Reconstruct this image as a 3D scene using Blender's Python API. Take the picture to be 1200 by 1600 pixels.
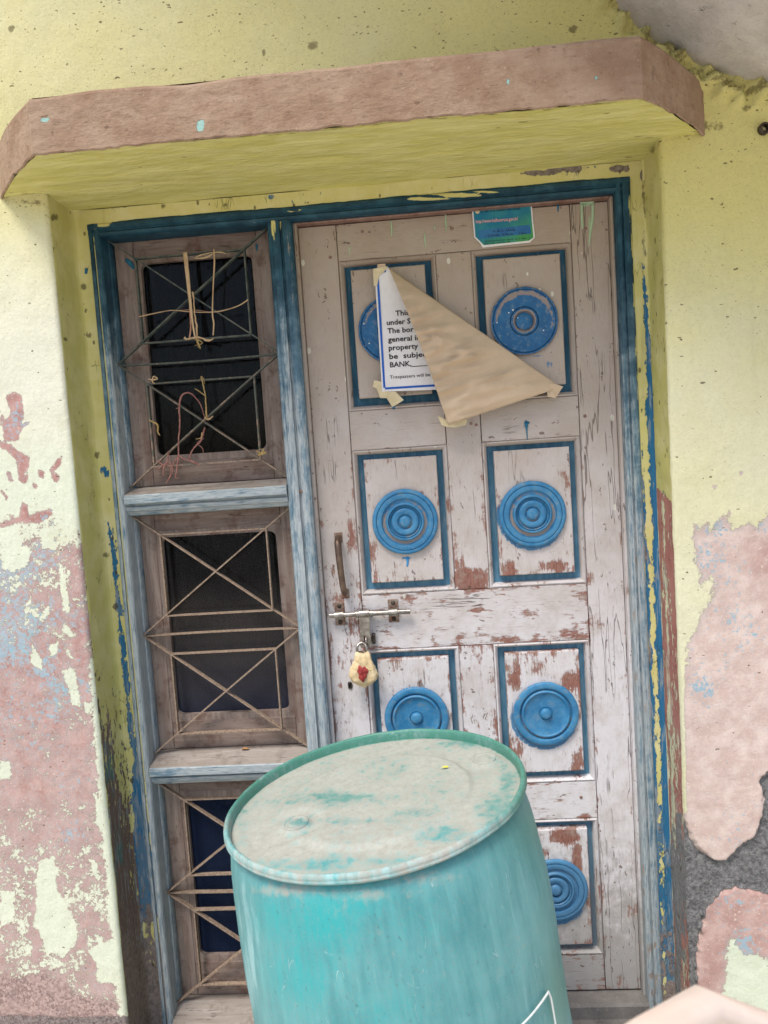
import bpy, bmesh, math, random
import numpy as np
from mathutils import Vector, Matrix
random.seed(7); rng = np.random.RandomState(11)
for o in list(bpy.data.objects): bpy.data.objects.remove(o)
SC = bpy.context.scene
COL = SC.collection
R = math.radians

# ------------------------------------------------------------------ camera
CAM = np.array([0.0455, -2.0, 1.4073]); FPX = 1200.0
_p, _y, _r = R(-4.4977), R(-3.7592), R(-3.8173)
FW = np.array([math.sin(_y)*math.cos(_p), math.cos(_y)*math.cos(_p), math.sin(_p)])
_r0 = np.array([math.cos(_y), -math.sin(_y), 0.0]); _u0 = np.cross(_r0, FW)
RT = math.cos(_r)*_r0 + math.sin(_r)*_u0
UP = -math.sin(_r)*_r0 + math.cos(_r)*_u0
cd = bpy.data.cameras.new('camera'); cam = bpy.data.objects.new('camera', cd); COL.objects.link(cam)
cam.matrix_world = Matrix(((RT[0], UP[0], -FW[0], CAM[0]), (RT[1], UP[1], -FW[1], CAM[1]), (RT[2], UP[2], -FW[2], CAM[2]), (0, 0, 0, 1)))
cd.sensor_fit = 'VERTICAL'; cd.sensor_height = 36.0; cd.lens = 36.0*FPX/1600.0
cd.clip_start = 0.02; cd.clip_end = 500
cd.dof.use_dof = True; cd.dof.focus_distance = 1.95; cd.dof.aperture_fstop = 5.6
SC.camera = cam
SC.render.resolution_x = 768; SC.render.resolution_y = 1024

# ------------------------------------------------------------------ sky, sun, exposure
world = bpy.data.worlds.new('World'); SC.world = world; world.use_nodes = True
wt = world.node_tree; wt.nodes.clear()
sky = wt.nodes.new('ShaderNodeTexSky'); sky.sky_type = 'NISHITA'; sky.sun_disc = False
SUN_EL, SUN_AZ = R(61), R(210)          # azimuth clockwise from +Y: behind the camera, a little to the left
sky.sun_elevation = SUN_EL; sky.sun_rotation = SUN_AZ
sky.air_density = 1.0; sky.dust_density = 2.5; sky.ozone_density = 1.0
bg = wt.nodes.new('ShaderNodeBackground'); bg.inputs['Strength'].default_value = 0.088
wo = wt.nodes.new('ShaderNodeOutputWorld')
wt.links.new(sky.outputs[0], bg.inputs[0]); wt.links.new(bg.outputs[0], wo.inputs[0])
sl = bpy.data.lights.new('sun', 'SUN'); sl.energy = 1.5; sl.angle = R(20); sl.color = (1.0, 0.965, 0.92)
sun = bpy.data.objects.new('sun', sl); COL.objects.link(sun)
_sd = Vector((math.sin(SUN_AZ)*math.cos(SUN_EL), math.cos(SUN_AZ)*math.cos(SUN_EL), math.sin(SUN_EL)))
sun.rotation_euler = _sd.to_track_quat('Z', 'Y').to_euler(); sun.location = (0, -6, 8)
SC.view_settings.view_transform = 'Standard'; SC.view_settings.look = 'None'
SC.view_settings.exposure = 1.02; SC.view_settings.gamma = 1.0
SC.render.engine = 'CYCLES'
SC.cycles.use_denoising = True; SC.cycles.denoising_prefilter = 'NONE'; SC.cycles.max_bounces = 5; SC.cycles.diffuse_bounces = 3; SC.cycles.glossy_bounces = 2; SC.cycles.transmission_bounces = 3; SC.cycles.transparent_max_bounces = 6; SC.cycles.caustics_reflective = False; SC.cycles.caustics_refractive = False

# ------------------------------------------------------------------ measuring helpers
def at(px, py, Y):
    d = FW*FPX + RT*(px-600) - UP*(py-800); t = (Y-CAM[1])/d[1]; return CAM + d*t
def to_px(P):
    d = np.asarray(P, float) - CAM; z = d@FW
    return np.stack([600+FPX*(d@RT)/z, 800-FPX*(d@UP)/z], -1)
def lin(r, g, b):
    f = lambda c: (c/255/12.92) if c/255 <= .04045 else ((c/255+.055)/1.055)**2.4
    return (f(r), f(g), f(b), 1.0)
def _hash(ix, iy, iz, s):
    h = (ix*374761393 + iy*668265263 + iz*2147483647 + s*974711) & 0xffffffff
    h = ((h ^ (h >> 13))*1274126177) & 0xffffffff
    return ((h ^ (h >> 16)) & 0xffff)/65535.0
def vnoise(p, s=0):
    p = np.asarray(p, float); i = np.floor(p).astype(np.int64); f = p-i; f = f*f*(3-2*f)
    o = 0
    for a in (0, 1):
        for b in (0, 1):
            for c in (0, 1):
                w = (f[:, 0] if a else 1-f[:, 0])*(f[:, 1] if b else 1-f[:, 1])*(f[:, 2] if c else 1-f[:, 2])
                o = o + w*_hash(i[:, 0]+a, i[:, 1]+b, i[:, 2]+c, s)
    return o
def fbm(p, scale, octs=4, s=0, rough=.55):
    p = np.asarray(p, float)*scale; a, t, o = 1., 0., 0.
    for k in range(octs):
        o = o + a*vnoise(p*(2**k), s+k*17); t += a; a *= rough
    return o/t
def sdf(pts, poly):
    """signed distance (pixels of the photo-scale drawing, positive inside) to a polygon"""
    poly = np.asarray(poly, float); n = len(poly); d = np.full(len(pts), 1e9); ins = np.zeros(len(pts), bool)
    for i in range(n):
        a, b = poly[i], poly[(i+1) % n]; ab = b-a; ap = pts-a
        t = np.clip((ap@ab)/max(ab@ab, 1e-9), 0, 1); d = np.minimum(d, np.linalg.norm(ap-t[:, None]*ab, axis=1))
        c = ((a[1] > pts[:, 1]) != (b[1] > pts[:, 1]))
        with np.errstate(divide='ignore', invalid='ignore'):
            ins ^= c & (pts[:, 0] < (b[0]-a[0])*(pts[:, 1]-a[1])/(b[1]-a[1]+1e-12)+a[0])
    return np.where(ins, d, -d)
def blobs(q, lst):
    o = np.zeros(len(q))
    for x, y, rx, ry, s in lst: o = np.maximum(o, s*np.exp(-((q[:, 0]-x)/rx)**2-((q[:, 1]-y)/ry)**2)) if s > 0 else o
    for x, y, rx, ry, s in lst:
        if s < 0: o = o + s*np.exp(-((q[:, 0]-x)/rx)**2-((q[:, 1]-y)/ry)**2)
    return o
def lerp_tab(v, xs, ys): return np.interp(v, xs, ys)
def sstep(a, b, x): t = np.clip((x-a)/(b-a), 0, 1); return t*t*(3-2*t)

# ------------------------------------------------------------------ object helpers
def thing(name, loc, label, cat, group=None):
    o = bpy.data.objects.new(name, None); COL.objects.link(o); o.location = loc; o.empty_display_size = .05
    o['label'] = label; o['category'] = cat
    if group: o['group'] = group
    o['kind'] = 'thing'
    return o
def tag(o, label, cat, group=None):
    o['label'] = label; o['category'] = cat
    if group: o['group'] = group
    return o
def mk(name, V, F, mats, parent=None, smooth=True, attrs=None, mi=None, local=False):
    """one mesh object; V are world coordinates unless local"""
    me = bpy.data.meshes.new(name)
    me.from_pydata([tuple(map(float, v)) for v in V], [], [tuple(map(int, f)) for f in F])
    if not isinstance(mats, (list, tuple)): mats = [mats]
    for m in mats: me.materials.append(m)
    if mi is not None: me.polygons.foreach_set('material_index', np.asarray(mi, np.int32))
    if smooth: me.polygons.foreach_set('use_smooth', np.ones(len(me.polygons), bool))
    if attrs:
        for k, v in attrs.items():
            a = me.attributes.new(k, 'FLOAT', 'POINT'); a.data.foreach_set('value', np.asarray(v, np.float32))
    me.update()
    o = bpy.data.objects.new(name, me); COL.objects.link(o)
    if parent:
        o.parent = parent
        if not local:
            p = parent; off = Vector((0, 0, 0))
            while p: off += Vector(p.location); p = p.parent
            o.location = -off
    return o
def gridfaces(nu, nv, close_u=False):
    f = []
    for i in range(nu if close_u else nu-1):
        for j in range(nv-1):
            a = i*nv+j; b = ((i+1) % nu)*nv+j; f.append((a, b, b+1, a+1))
    return f
def resample(pts, step):
    pts = [np.asarray(p, float) for p in pts]; o = [pts[0]]
    for a, b in zip(pts[:-1], pts[1:]):
        n = max(1, int(math.ceil(np.linalg.norm(b-a)/step)))
        for k in range(1, n+1): o.append(a+(b-a)*k/n)
    return np.array(o)
def sweep(axis, a0, a1, prof, step=.014, pstep=.009, wob=.0006, seed=0, m0=None, m1=None):
    """moulded member: profile of (across, y) swept along x or z; m0/m1 shear the ends into mitres"""
    pr = resample(prof, pstep); n = max(2, int(abs(a1-a0)/step)+1); V = []
    for t in np.linspace(0, 1, n):
        lo = a0 + (m0(pr) if m0 else 0); hi = a1 + (m1(pr) if m1 else 0); s = lo+(hi-lo)*t
        s = np.broadcast_to(s, (len(pr),))
        V.append(np.stack([pr[:, 0], pr[:, 1], s] if axis == 'z' else [s, pr[:, 1], pr[:, 0]], -1))
    V = np.concatenate(V); k = len(pr)
    if wob: 
        V[:, 1] += (fbm(V+seed*3.1, 9, 3, seed)-.5)*wob*5; V[:, 0 if axis == 'z' else 2] += (fbm(V+seed*5.7+9, 11, 3, seed+5)-.5)*wob*3
    F = gridfaces(n, k)
    F.append(tuple(range(k-1, -1, -1))); F.append(tuple(range((n-1)*k, n*k)))
    if axis == 'x': F = [f[::-1] for f in F]
    return V, F
def fix_normals(o):
    bm = bmesh.new(); bm.from_mesh(o.data); bmesh.ops.recalc_face_normals(bm, faces=bm.faces); bm.to_mesh(o.data); bm.free()
def flat_sharp(o, ang=40):
    """smooth shading with sharp edges above an angle"""
    me = o.data
    bm = bmesh.new(); bm.from_mesh(me)
    for e in bm.edges:
        if len(e.link_faces) == 2 and e.calc_face_angle(0) > R(ang): e.smooth = False
    bm.to_mesh(me); bm.free(); return o
def tube_vf(path, rad, n=8, flat=(1, 1), cap=True):
    path = [np.asarray(p, float) for p in path]; m = len(path); rad = np.broadcast_to(rad, (m,)); V = []
    prev = None
    for i in range(m):
        t = path[min(i+1, m-1)]-path[max(i-1, 0)]; t = t/np.linalg.norm(t)
        ref = np.array([0, 1., 0]) if abs(t[1]) < .9 else np.array([1., 0, 0])
        if prev is None: u = np.cross(ref, t); u /= np.linalg.norm(u)
        else: u = prev - t*(prev@t); u /= np.linalg.norm(u)
        prev = u; w = np.cross(t, u)
        for k in range(n):
            a = 2*math.pi*k/n; V.append(path[i]+rad[i]*(flat[0]*math.cos(a)*u+flat[1]*math.sin(a)*w))
    F = []
    for i in range(m-1):
        for k in range(n): F.append((i*n+k, i*n+(k+1) % n, (i+1)*n+(k+1) % n, (i+1)*n+k))
    if cap: F += [tuple(range(n-1, -1, -1)), tuple(range((m-1)*n, m*n))]
    return V, F
def smooth_path(pts, k=6):
    pts = [np.asarray(p, float) for p in pts]; P = [pts[0]]+pts+[pts[-1]]; o = []
    for i in range(1, len(P)-2):
        for j in range(k):
            t = j/k; a, b, c, d = P[i-1], P[i], P[i+1], P[i+2]
            o.append(.5*((2*b)+(c-a)*t+(2*a-5*b+4*c-d)*t*t+(-a+3*b-3*c+d)*t**3))
    o.append(pts[-1]); return o
def lathe_vf(prof, n=64):
    V = []; 
    for r, y in prof:
        for k in range(n): a = 2*math.pi*k/n; V.append((r*math.cos(a), y, r*math.sin(a)))
    F = []
    for i in range(len(prof)-1):
        for k in range(n): F.append((i*n+k, i*n+(k+1) % n, (i+1)*n+(k+1) % n, (i+1)*n+k))
    return V, F
def box_vf(x0, x1, y0, y1, z0, z1, b=.0):
    """box with bevelled front (low-y) edges"""
    V = [(x0+b, y0, z0+b), (x1-b, y0, z0+b), (x1-b, y0, z1-b), (x0+b, y0, z1-b), (x0, y0+b, z0), (x1, y0+b, z0), (x1, y0+b, z1), (x0, y0+b, z1), (x0, y1, z0), (x1, y1, z0), (x1, y1, z1), (x0, y1, z1)]
    F = [(0, 1, 2, 3), (8, 11, 10, 9)]
    for i in range(4):
        j = (i+1) % 4; F += [(4+i, 4+j, j, i), (8+i, 8+j, 4+j, 4+i)]
    return V, F

# ------------------------------------------------------------------ shader helpers
class NT:
    def __init__(s, name):
        s.m = bpy.data.materials.new(name); s.m.use_nodes = True; s.t = s.m.node_tree; s.t.nodes.clear()
        s.out = s.n('ShaderNodeOutputMaterial'); s.bs = s.n('ShaderNodeBsdfPrincipled'); s.t.links.new(s.bs.outputs[0], s.out.inputs[0])
        s.pos = s.n('ShaderNodeNewGeometry').outputs['Position']; s.sep = None
    def n(s, t): return s.t.nodes.new(t)
    def l(s, sock, v):
        if isinstance(v, bpy.types.NodeSocket): s.t.links.new(v, sock)
        elif v is not None: sock.default_value = v
    def obj(s): return s.n('ShaderNodeTexCoord').outputs['Object']
    def map(s, v, scale=(1, 1, 1), loc=(0, 0, 0), rot=(0, 0, 0)):
        m = s.n('ShaderNodeMapping'); s.l(m.inputs[0], v); m.inputs[1].default_value = loc; m.inputs[2].default_value = rot; m.inputs[3].default_value = scale; return m.outputs[0]
    def noise(s, v, scale, det=4, rough=.55, dist=0, col=False):
        m = s.n('ShaderNodeTexNoise'); s.l(m.inputs['Vector'], v); m.inputs['Scale'].default_value = scale; m.inputs['Detail'].default_value = det if det >= 7 else min(det, 4); m.inputs['Roughness'].default_value = rough; m.inputs['Distortion'].default_value = dist
        return m.outputs[1 if col else 0]
    def vor(s, v, scale, feat='F1', out=0, rnd=1):
        m = s.n('ShaderNodeTexVoronoi'); m.feature = feat; s.l(m.inputs['Vector'], v); m.inputs['Scale'].default_value = scale; m.inputs['Randomness'].default_value = rnd; return m.outputs[out]
    def ma(s, op, a, b=None, c=None, clamp=False):
        m = s.n('ShaderNodeMath'); m.operation = op; m.use_clamp = clamp; s.l(m.inputs[0], a)
        if b is not None: s.l(m.inputs[1], b)
        if c is not None: s.l(m.inputs[2], c)
        return m.outputs[0]
    def add(s, a, b): return s.ma('ADD', a, b)
    def mul(s, a, b): return s.ma('MULTIPLY', a, b)
    def step(s, v, lo, hi, a=0., b=1.):
        m = s.n('ShaderNodeMapRange'); m.interpolation_type = 'SMOOTHSTEP'; s.l(m.inputs[0], v); m.inputs[1].default_value = lo; m.inputs[2].default_value = hi; m.inputs[3].default_value = a; m.inputs[4].default_value = b; return m.outputs[0]
    def rng(s, v, lo, hi, a=0., b=1.):
        m = s.n('ShaderNodeMapRange'); s.l(m.inputs[0], v); m.inputs[1].default_value = lo; m.inputs[2].default_value = hi; m.inputs[3].default_value = a; m.inputs[4].default_value = b; return m.outputs[0]
    def mix(s, f, a, b, mode='MIX'):
        m = s.n('ShaderNodeMix'); m.data_type = 'RGBA'; m.blend_type = mode; s.l(m.inputs[0], f); s.l(m.inputs[6], a); s.l(m.inputs[7], b); return m.outputs[2]
    def attr(s, k): m = s.n('ShaderNodeAttribute'); m.attribute_name = k; return m.outputs['Fac']
    def xyz(s, v=None):
        m = s.n('ShaderNodeSeparateXYZ'); s.l(m.inputs[0], v if v is not None else s.pos); return m.outputs
    def bump(s, h, dist=.002, st=1.0, nrm=None):
        m = s.n('ShaderNodeBump'); m.inputs['Strength'].default_value = st; m.inputs['Distance'].default_value = dist; s.l(m.inputs['Height'], h); s.l(m.inputs['Normal'], nrm); return m.outputs[0]
    def done(s, col, rough=.8, nrm=None, spec=.3, metal=0):
        s.l(s.bs.inputs['Base Color'], col); s.l(s.bs.inputs['Roughness'], rough); s.l(s.bs.inputs['Normal'], nrm); s.l(s.bs.inputs['Specular IOR Level'], spec); s.l(s.bs.inputs['Metallic'], metal); return s.m

# ---- plastered wall: cement, old pink and blue coats, cream and yellow top coat that flakes away
def mat_wall():
    t = NT('flaking_wall_paint'); p = t.pos
    n1 = t.noise(p, 17, 7, .66); n2 = t.noise(p, 120, 7, .74); nm = t.add(t.mul(n1, .52), t.mul(n2, .48))
    nc = t.ma('SUBTRACT', nm, .5)
    pk = t.add(t.attr('peel'), t.mul(nc, 2.6)); peel = t.step(pk, .485, .515)
    nb = t.noise(t.map(p, (1, 1, 1), (3, 1, 7)), 85, 8, .78); nb2 = t.noise(t.map(p, (1, 1, 1), (1, 5, 2)), 9, 3, .5)
    blue = t.step(t.add(t.attr('blue'), t.add(t.mul(t.ma('SUBTRACT', nb, .5), 3.6), t.mul(t.ma('SUBTRACT', nb2, .5), 1.2))), .44, .60)
    cem = t.step(t.add(t.attr('cem'), t.mul(nc, 18.)), -.6, .6)
    big = t.noise(p, 3.2, 4, .6)
    yel = t.step(t.add(t.attr('yel'), t.mul(t.ma('SUBTRACT', big, .5), .5)), .0, 1.)
    cream = t.mix(yel, lin(226, 226, 207), lin(215, 206, 134))
    cream = t.mix(t.step(t.attr('green'), .2, .8), cream, lin(220, 229, 206))
    blot = t.step(t.noise(p, 6, 6, .7), .48, .8); cream = t.mix(t.mul(blot, .28), cream, lin(190, 184, 138)); cream = t.mix(t.step(n2, .3, .75, .0, .16), cream, lin(150, 146, 100))
    wash = t.noise(t.map(p, (30, 30, 2.5)), 1, 4, .6); cream = t.mix(t.step(wash, .55, .85, 0, .14), cream, lin(170, 160, 120))
    pinkv = t.noise(p, 22, 6, .65)
    pink = t.mix(t.step(pinkv, .3, .7), lin(166, 122, 114), lin(194, 156, 148))
    pink = t.mix(t.attr('pale'), pink, t.mix(t.step(pinkv, .35, .7), lin(202, 178, 168), lin(220, 202, 192)))
    pink = t.mix(t.step(t.noise(p, 150, 3, .6), .6, .72), pink, lin(222, 206, 190))
    bl = t.mix(t.step(t.add(t.noise(p, 15, 4), t.mul(t.attr('pale'), -.3)), .5, .7), lin(156, 182, 194), lin(128, 194, 210))
    under = t.mix(blue, pink, bl)
    cn = t.noise(p, 120, 6, .75); cg = t.mix(t.step(cn, .3, .7), lin(92, 92, 93), lin(150, 149, 147))
    cg = t.mix(t.attr('mauve'), cg, t.mix(t.step(cn, .3, .72), lin(118, 98, 94), lin(186, 166, 158)))
    halo = t.mul(t.step(pk, .50, .53), t.step(pk, .95, .55)); under = t.mix(t.mul(halo, .45), under, lin(184, 174, 170)); cream = t.mix(t.step(pk, .25, .49, 0, .28), cream, lin(206, 198, 176))
    col = t.mix(peel, cream, under)
    grn = t.step(t.add(t.attr('mauve2'), t.mul(nc, 2.)), .45, .6); col = t.mix(grn, col, t.mix(t.step(cn, .3, .72), lin(146, 122, 116), lin(198, 174, 166)))
    col = t.mix(cem, col, cg)
    # pits and grime specks
    sv = t.map(p, (1, 1, 1.9), rot=(0, .35, 0)); wv = t.mix(.030, sv, t.noise(p, 40, 3, .6, col=True), 'ADD')
    vd = t.vor(wv, 88); vc = t.xyz(t.vor(wv, 88, out=1))
    dens = t.add(t.attr('speck'), t.mul(t.ma('SUBTRACT', t.noise(p, 5, 4, .6), .5), .9))
    keep = t.ma('LESS_THAN', vc[0], t.mul(dens, .62)); size = t.add(.05, t.mul(t.mul(vc[1], t.mul(vc[1], vc[1])), .36))
    sp = t.mul(keep, t.step(t.ma('SUBTRACT', vd, size), .03, -.05))
    vd2 = t.vor(t.map(wv, (1, 1, 1), (2.2, 3.1, 4.7)), 190); vc2 = t.xyz(t.vor(t.map(wv, (1, 1, 1), (2.2, 3.1, 4.7)), 190, out=1))
    sp2 = t.mul(t.ma('LESS_THAN', vc2[0], t.mul(dens, .5)), t.step(vd2, .32, .12))
    grime = t.step(t.add(t.attr('grime'), t.mul(nc, 2.4)), .45, .75)
    spk = t.ma('MAXIMUM', t.ma('MAXIMUM', sp, t.mul(sp2, .6)), t.mul(grime, .85)); spk = t.mul(spk, t.ma('SUBTRACT', 1., t.mul(cem, .8)))
    col = t.mix(t.mul(spk, .78), col, lin(88, 72, 44))
    h = t.add(t.add(t.mul(peel, -.55), t.mul(n2, .7)), t.mul(t.mul(cem, cn), 2.6))
    return t.done(col, .88, t.bump(h, .0040, .8), .25)

# ---- reveal and frame-edge strips: top coat, under coats, and bare grime
def mat_strip(name, top, top2, under, under2, bare, wood=False):
    t = NT(name); p = t.pos
    n1 = t.noise(t.map(p, (1, 1, .38)), 42, 7, .66); n2 = t.noise(t.map(p, (1, 1, .5)), 120, 5, .6); nc = t.ma('SUBTRACT', t.add(t.mul(n1, .6), t.mul(n2, .4)), .5)
    peel = t.step(t.add(t.attr('peel'), t.mul(nc, 3.4)), .45, .55)
    bare_m = t.step(t.add(t.attr('cem'), t.mul(nc, 2.2)), .46, .56)
    nu = t.noise(t.map(p, (1, 1, .3), (4, 2, 1)), 36, 6, .7)
    und = t.mix(t.step(t.add(t.attr('blue'), t.mul(t.ma('SUBTRACT', nu, .5), 2.)), .42, .58), under, under2)
    und = t.mix(t.step(t.noise(t.map(p, (1, 1, .12), (7, 1, 3)), 90, 4, .7), .52, .62, 0, .75), und, lin(146, 152, 154))
    tp = t.mix(t.step(t.noise(p, 12, 5, .65), .35, .75), top, top2)
    tp = t.mix(t.step(t.noise(t.map(p, (40, 40, 3)), 1, 4, .6), .58, .8, 0, .3), tp, lin(120, 108, 66))
    col = t.mix(peel, tp, und); cn = t.noise(p, 90, 6, .7); col = t.mix(bare_m, col, t.mix(t.step(cn, .3, .7), bare, tuple(min(1, c*1.9) for c in bare[:3])+(1,)))
    wv = t.map(p, (1, 1, .55)); vd = t.vor(wv, 70); vc = t.xyz(t.vor(wv, 70, out=1))
    sp = t.mul(t.ma('LESS_THAN', vc[0], t.mul(t.attr('speck'), .55)), t.step(t.ma('SUBTRACT', vd, t.mul(vc[1], .28)), .06, -.04))
    gr = t.step(t.add(t.attr('grime'), t.mul(nc, 2.4)), .45, .75)
    sp = t.ma('MAXIMUM', sp, gr); col = t.mix(t.mul(sp, .75), col, lin(74, 62, 40))
    ck = t.step(t.vor(t.map(p, (1, 1, .3)), 85, 'DISTANCE_TO_EDGE'), .05, .0); ck = t.mul(ck, t.step(t.noise(p, 14, 3), .56, .66)); col = t.mix(t.mul(ck, .55), col, lin(70, 60, 45))
    h = t.add(t.add(t.mul(peel, -.6), t.mul(n2, .4)), t.add(t.mul(ck, -.6), t.mul(bare_m, t.mul(cn, .8))))
    return t.done(col, .8, t.bump(h, .003, .8), .3)

# ---- painted door: off-white over red-brown primer over wood
def mat_door(horizontal=False, name='door_paint'):
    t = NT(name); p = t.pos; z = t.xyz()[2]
    st = (.22, 1, 1) if horizontal else (1, 1, .22)
    rnd = t.n('ShaderNodeObjectInfo').outputs['Random']; off = t.n('ShaderNodeVectorMath'); off.operation = 'ADD'; t.l(off.inputs[0], p); 
    cmb = t.n('ShaderNodeCombineXYZ'); t.l(cmb.inputs[0], t.mul(rnd, 7.)); t.l(cmb.inputs[2], t.mul(rnd, 13.)); t.l(off.inputs[1], cmb.outputs[0]); q = off.outputs[0]
    g1 = t.noise(t.map(q, st), 60, 7, .68); g2 = t.noise(t.map(q, st), 190, 5, .65); iso = t.noise(q, 34, 7, .68)
    nc = t.ma('SUBTRACT', t.add(t.add(t.mul(g1, .36), t.mul(iso, .34)), t.mul(g2, .30)), .5)
    big = t.noise(q, 5, 5, .6); mid_ = t.noise(q, 14, 3, .6)
    peel = t.step(t.add(t.add(t.attr('peel'), t.mul(t.ma('SUBTRACT', mid_, .5), .9)), t.mul(nc, 2.7)), .40, .60)
    dust_shade = t.step(t.add(z, t.mul(t.ma('SUBTRACT', big, .5), .9)), .5, 2.1)  # browner towards the top: dust film plus the sunshade's shade painted into the colour
    base = t.mix(dust_shade, lin(218, 214, 215), lin(168, 150, 131))
    base = t.mix(t.step(t.noise(q, 9, 6, .75), .42, .72, 0, .55), base, lin(178, 166, 154))
    base = t.mix(t.step(g1, .5, .78, 0, .55), base, lin(172, 158, 148)); base = t.mix(t.mul(t.step(g2, .5, .72), t.step(mid_, .4, .7, .1, .6)), base, lin(146, 132, 122))
    foot = t.step(t.add(z, t.mul(t.ma('SUBTRACT', iso, .5), .9)), .42, .0, 0, .8); base = t.mix(foot, base, lin(152, 148, 142))
    prim = t.mix(t.step(g2, .3, .7), lin(124, 80, 68), lin(156, 112, 98)); prim = t.mix(t.step(iso, .48, .72), prim, lin(156, 138, 126))
    col = t.mix(peel, base, prim)
    # dirt nicks, scratches along the grain
    vq = t.mix(.03, t.map(q, st), t.noise(q, 50, 3, .6, col=True), 'ADD')
    vd = t.vor(vq, 120); vc = t.xyz(t.vor(vq, 120, out=1)); dn = t.step(t.noise(t.map(q, (1, 1, 1), (5, 5, 5)), 6, 4, .65), .42, .72)
    nick = t.mul(t.ma('LESS_THAN', vc[0], t.add(t.mul(dn, .5), t.mul(t.attr('dirt'), .6))), t.step(t.ma('SUBTRACT', vd, t.mul(vc[1], .36)), .06, -.06))
    col = t.mix(t.mul(nick, .75), col, lin(96, 74, 64))
    # long cracks: contour lines of noise drawn out along the grain
    n3 = t.noise(t.map(q, (.07, .3, 1) if horizontal else (1, .3, .07)), 24, 3, .6); n4 = t.noise(t.map(q, (.5, 1, 1) if horizontal else (1, 1, .5), (9, 3, 3)), 9, 3, .6)
    ln_ = t.ma('ABSOLUTE', t.ma('SUBTRACT', t.ma('FRACT', t.mul(n3, 5.)), .5))
    ck = t.mul(t.step(ln_, .05, .012), t.step(t.add(n4, t.mul(t.attr('crack'), .22)), .58, .67)); col = t.mix(t.mul(ck, .68), col, lin(90, 76, 68))
    # white splashes
    sd = t.vor(t.map(q, (1, 1, .6), (8, 8, 2)), 34); sc = t.xyz(t.vor(t.map(q, (1, 1, .6), (8, 8, 2)), 34, out=1))
    spl = t.mul(t.ma('LESS_THAN', sc[0], t.mul(t.attr('splash'), .45)), t.step(t.ma('SUBTRACT', sd, t.mul(t.mul(sc[1], sc[1]), .16)), .035, .0)); col = t.mix(t.mul(spl, .8), col, lin(216, 214, 198))
    # colour dripped or brushed over from the blue trim and the green wall paint
    bs = t.step(t.add(t.attr('smear'), t.mul(nc, .8)), .42, .58); col = t.mix(t.mul(bs, .9), col, lin(44, 116, 160))
    ds = t.step(t.add(t.attr('drip'), t.mul(nc, .5)), .4, .6); col = t.mix(t.mul(ds, .85), col, lin(158, 192, 150))
    h = t.add(t.add(t.mul(peel, -.5), t.mul(g2, .6)), t.mul(ck, -1.2))
    return t.done(col, .72, t.bump(h, .0018, .8), .35)

# ---- blue trim of frame: paint that chalks and wears to grey wood along the grain
def mat_trim(horizontal=False, name='blue_trim'):
    t = NT(name); p = t.pos
    st = (.10, 1, 1) if horizontal else (1, 1, .10)
    g1 = t.noise(t.map(p, st), 75, 7, .7); g2 = t.noise(t.map(p, st), 260, 5, .7); iso = t.noise(p, 26, 6, .65)
    nc = t.ma('SUBTRACT', t.add(t.add(t.mul(g1, .5), t.mul(iso, .25)), t.mul(g2, .25)), .5)
    fade = t.attr('fade')
    fr = t.step(t.add(fade, t.mul(nc, 1.5)), .1, .9)
    deep = t.mix(t.step(iso, .35, .7), lin(14, 56, 74), lin(32, 80, 98)); mid = t.mix(t.step(iso, .35, .7), lin(88, 120, 138), lin(124, 150, 164))
    col = t.mix(fr, deep, mid)
    chalk = t.step(t.add(t.add(t.mul(fade, .62), t.attr('chalk')), t.mul(nc, 2.4)), .45, .85); col = t.mix(t.mul(chalk, .8), col, t.mix(t.step(g2, .35, .65), lin(146, 156, 160), lin(188, 192, 190)))
    bare = t.step(t.add(t.attr('bare'), t.mul(nc, 2.6)), .46, .56); col = t.mix(bare, col, t.mix(t.step(g1, .35, .65), lin(118, 96, 84), lin(158, 142, 128)))
    ye = t.step(t.add(t.attr('yellow'), t.mul(nc, 2.4)), .46, .54); col = t.mix(ye, col, lin(204, 196, 128))
    cr = t.step(g2, .36, .30); col = t.mix(t.mul(cr, .5), col, lin(48, 52, 58))
    h = t.add(t.add(t.mul(bare, -.6), t.mul(g2, .7)), t.add(t.mul(cr, -.8), t.mul(chalk, -.25)))
    return t.done(col, .62, t.bump(h, .0016, .8), .4)

def mat_wood(name, a, b, c, horizontal=True, sc=50, dark=.5):
    t = NT(name); p = t.pos; st = (.09, 1, 1) if horizontal else (1, 1, .09)
    g1 = t.noise(t.map(p, st), sc, 7, .7, .6); g2 = t.noise(t.map(p, st), sc*4, 5, .7); iso = t.noise(p, 24, 6, .65)
    col = t.mix(t.step(g1, .3, .7), a, b); col = t.mix(t.step(iso, .5, .72, 0, .8), col, c)
    cr = t.step(g2, .38, .31); col = t.mix(t.mul(cr, dark), col, lin(46, 38, 32))
    nk = t.step(t.noise(p, 95, 5, .7), .63, .72); col = t.mix(t.mul(nk, .5), col, lin(70, 52, 44))
    return t.done(col, .8, t.bump(t.add(t.mul(g2, .7), t.mul(cr, -.7)), .0016, .8), .25)

def mat_plain(name, a, b, sc=30, rough=.6, metal=0, spec=.4, bd=.0006, det=6, lo=.35, hi=.7):
    t = NT(name); n = t.noise(t.pos, sc, det, .65); f = t.noise(t.pos, sc*6, 4, .6)
    return t.done(t.mix(t.step(n, lo, hi), a, b), rough, t.bump(t.add(n, t.mul(f, .4)), bd, .8), spec, metal)

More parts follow.
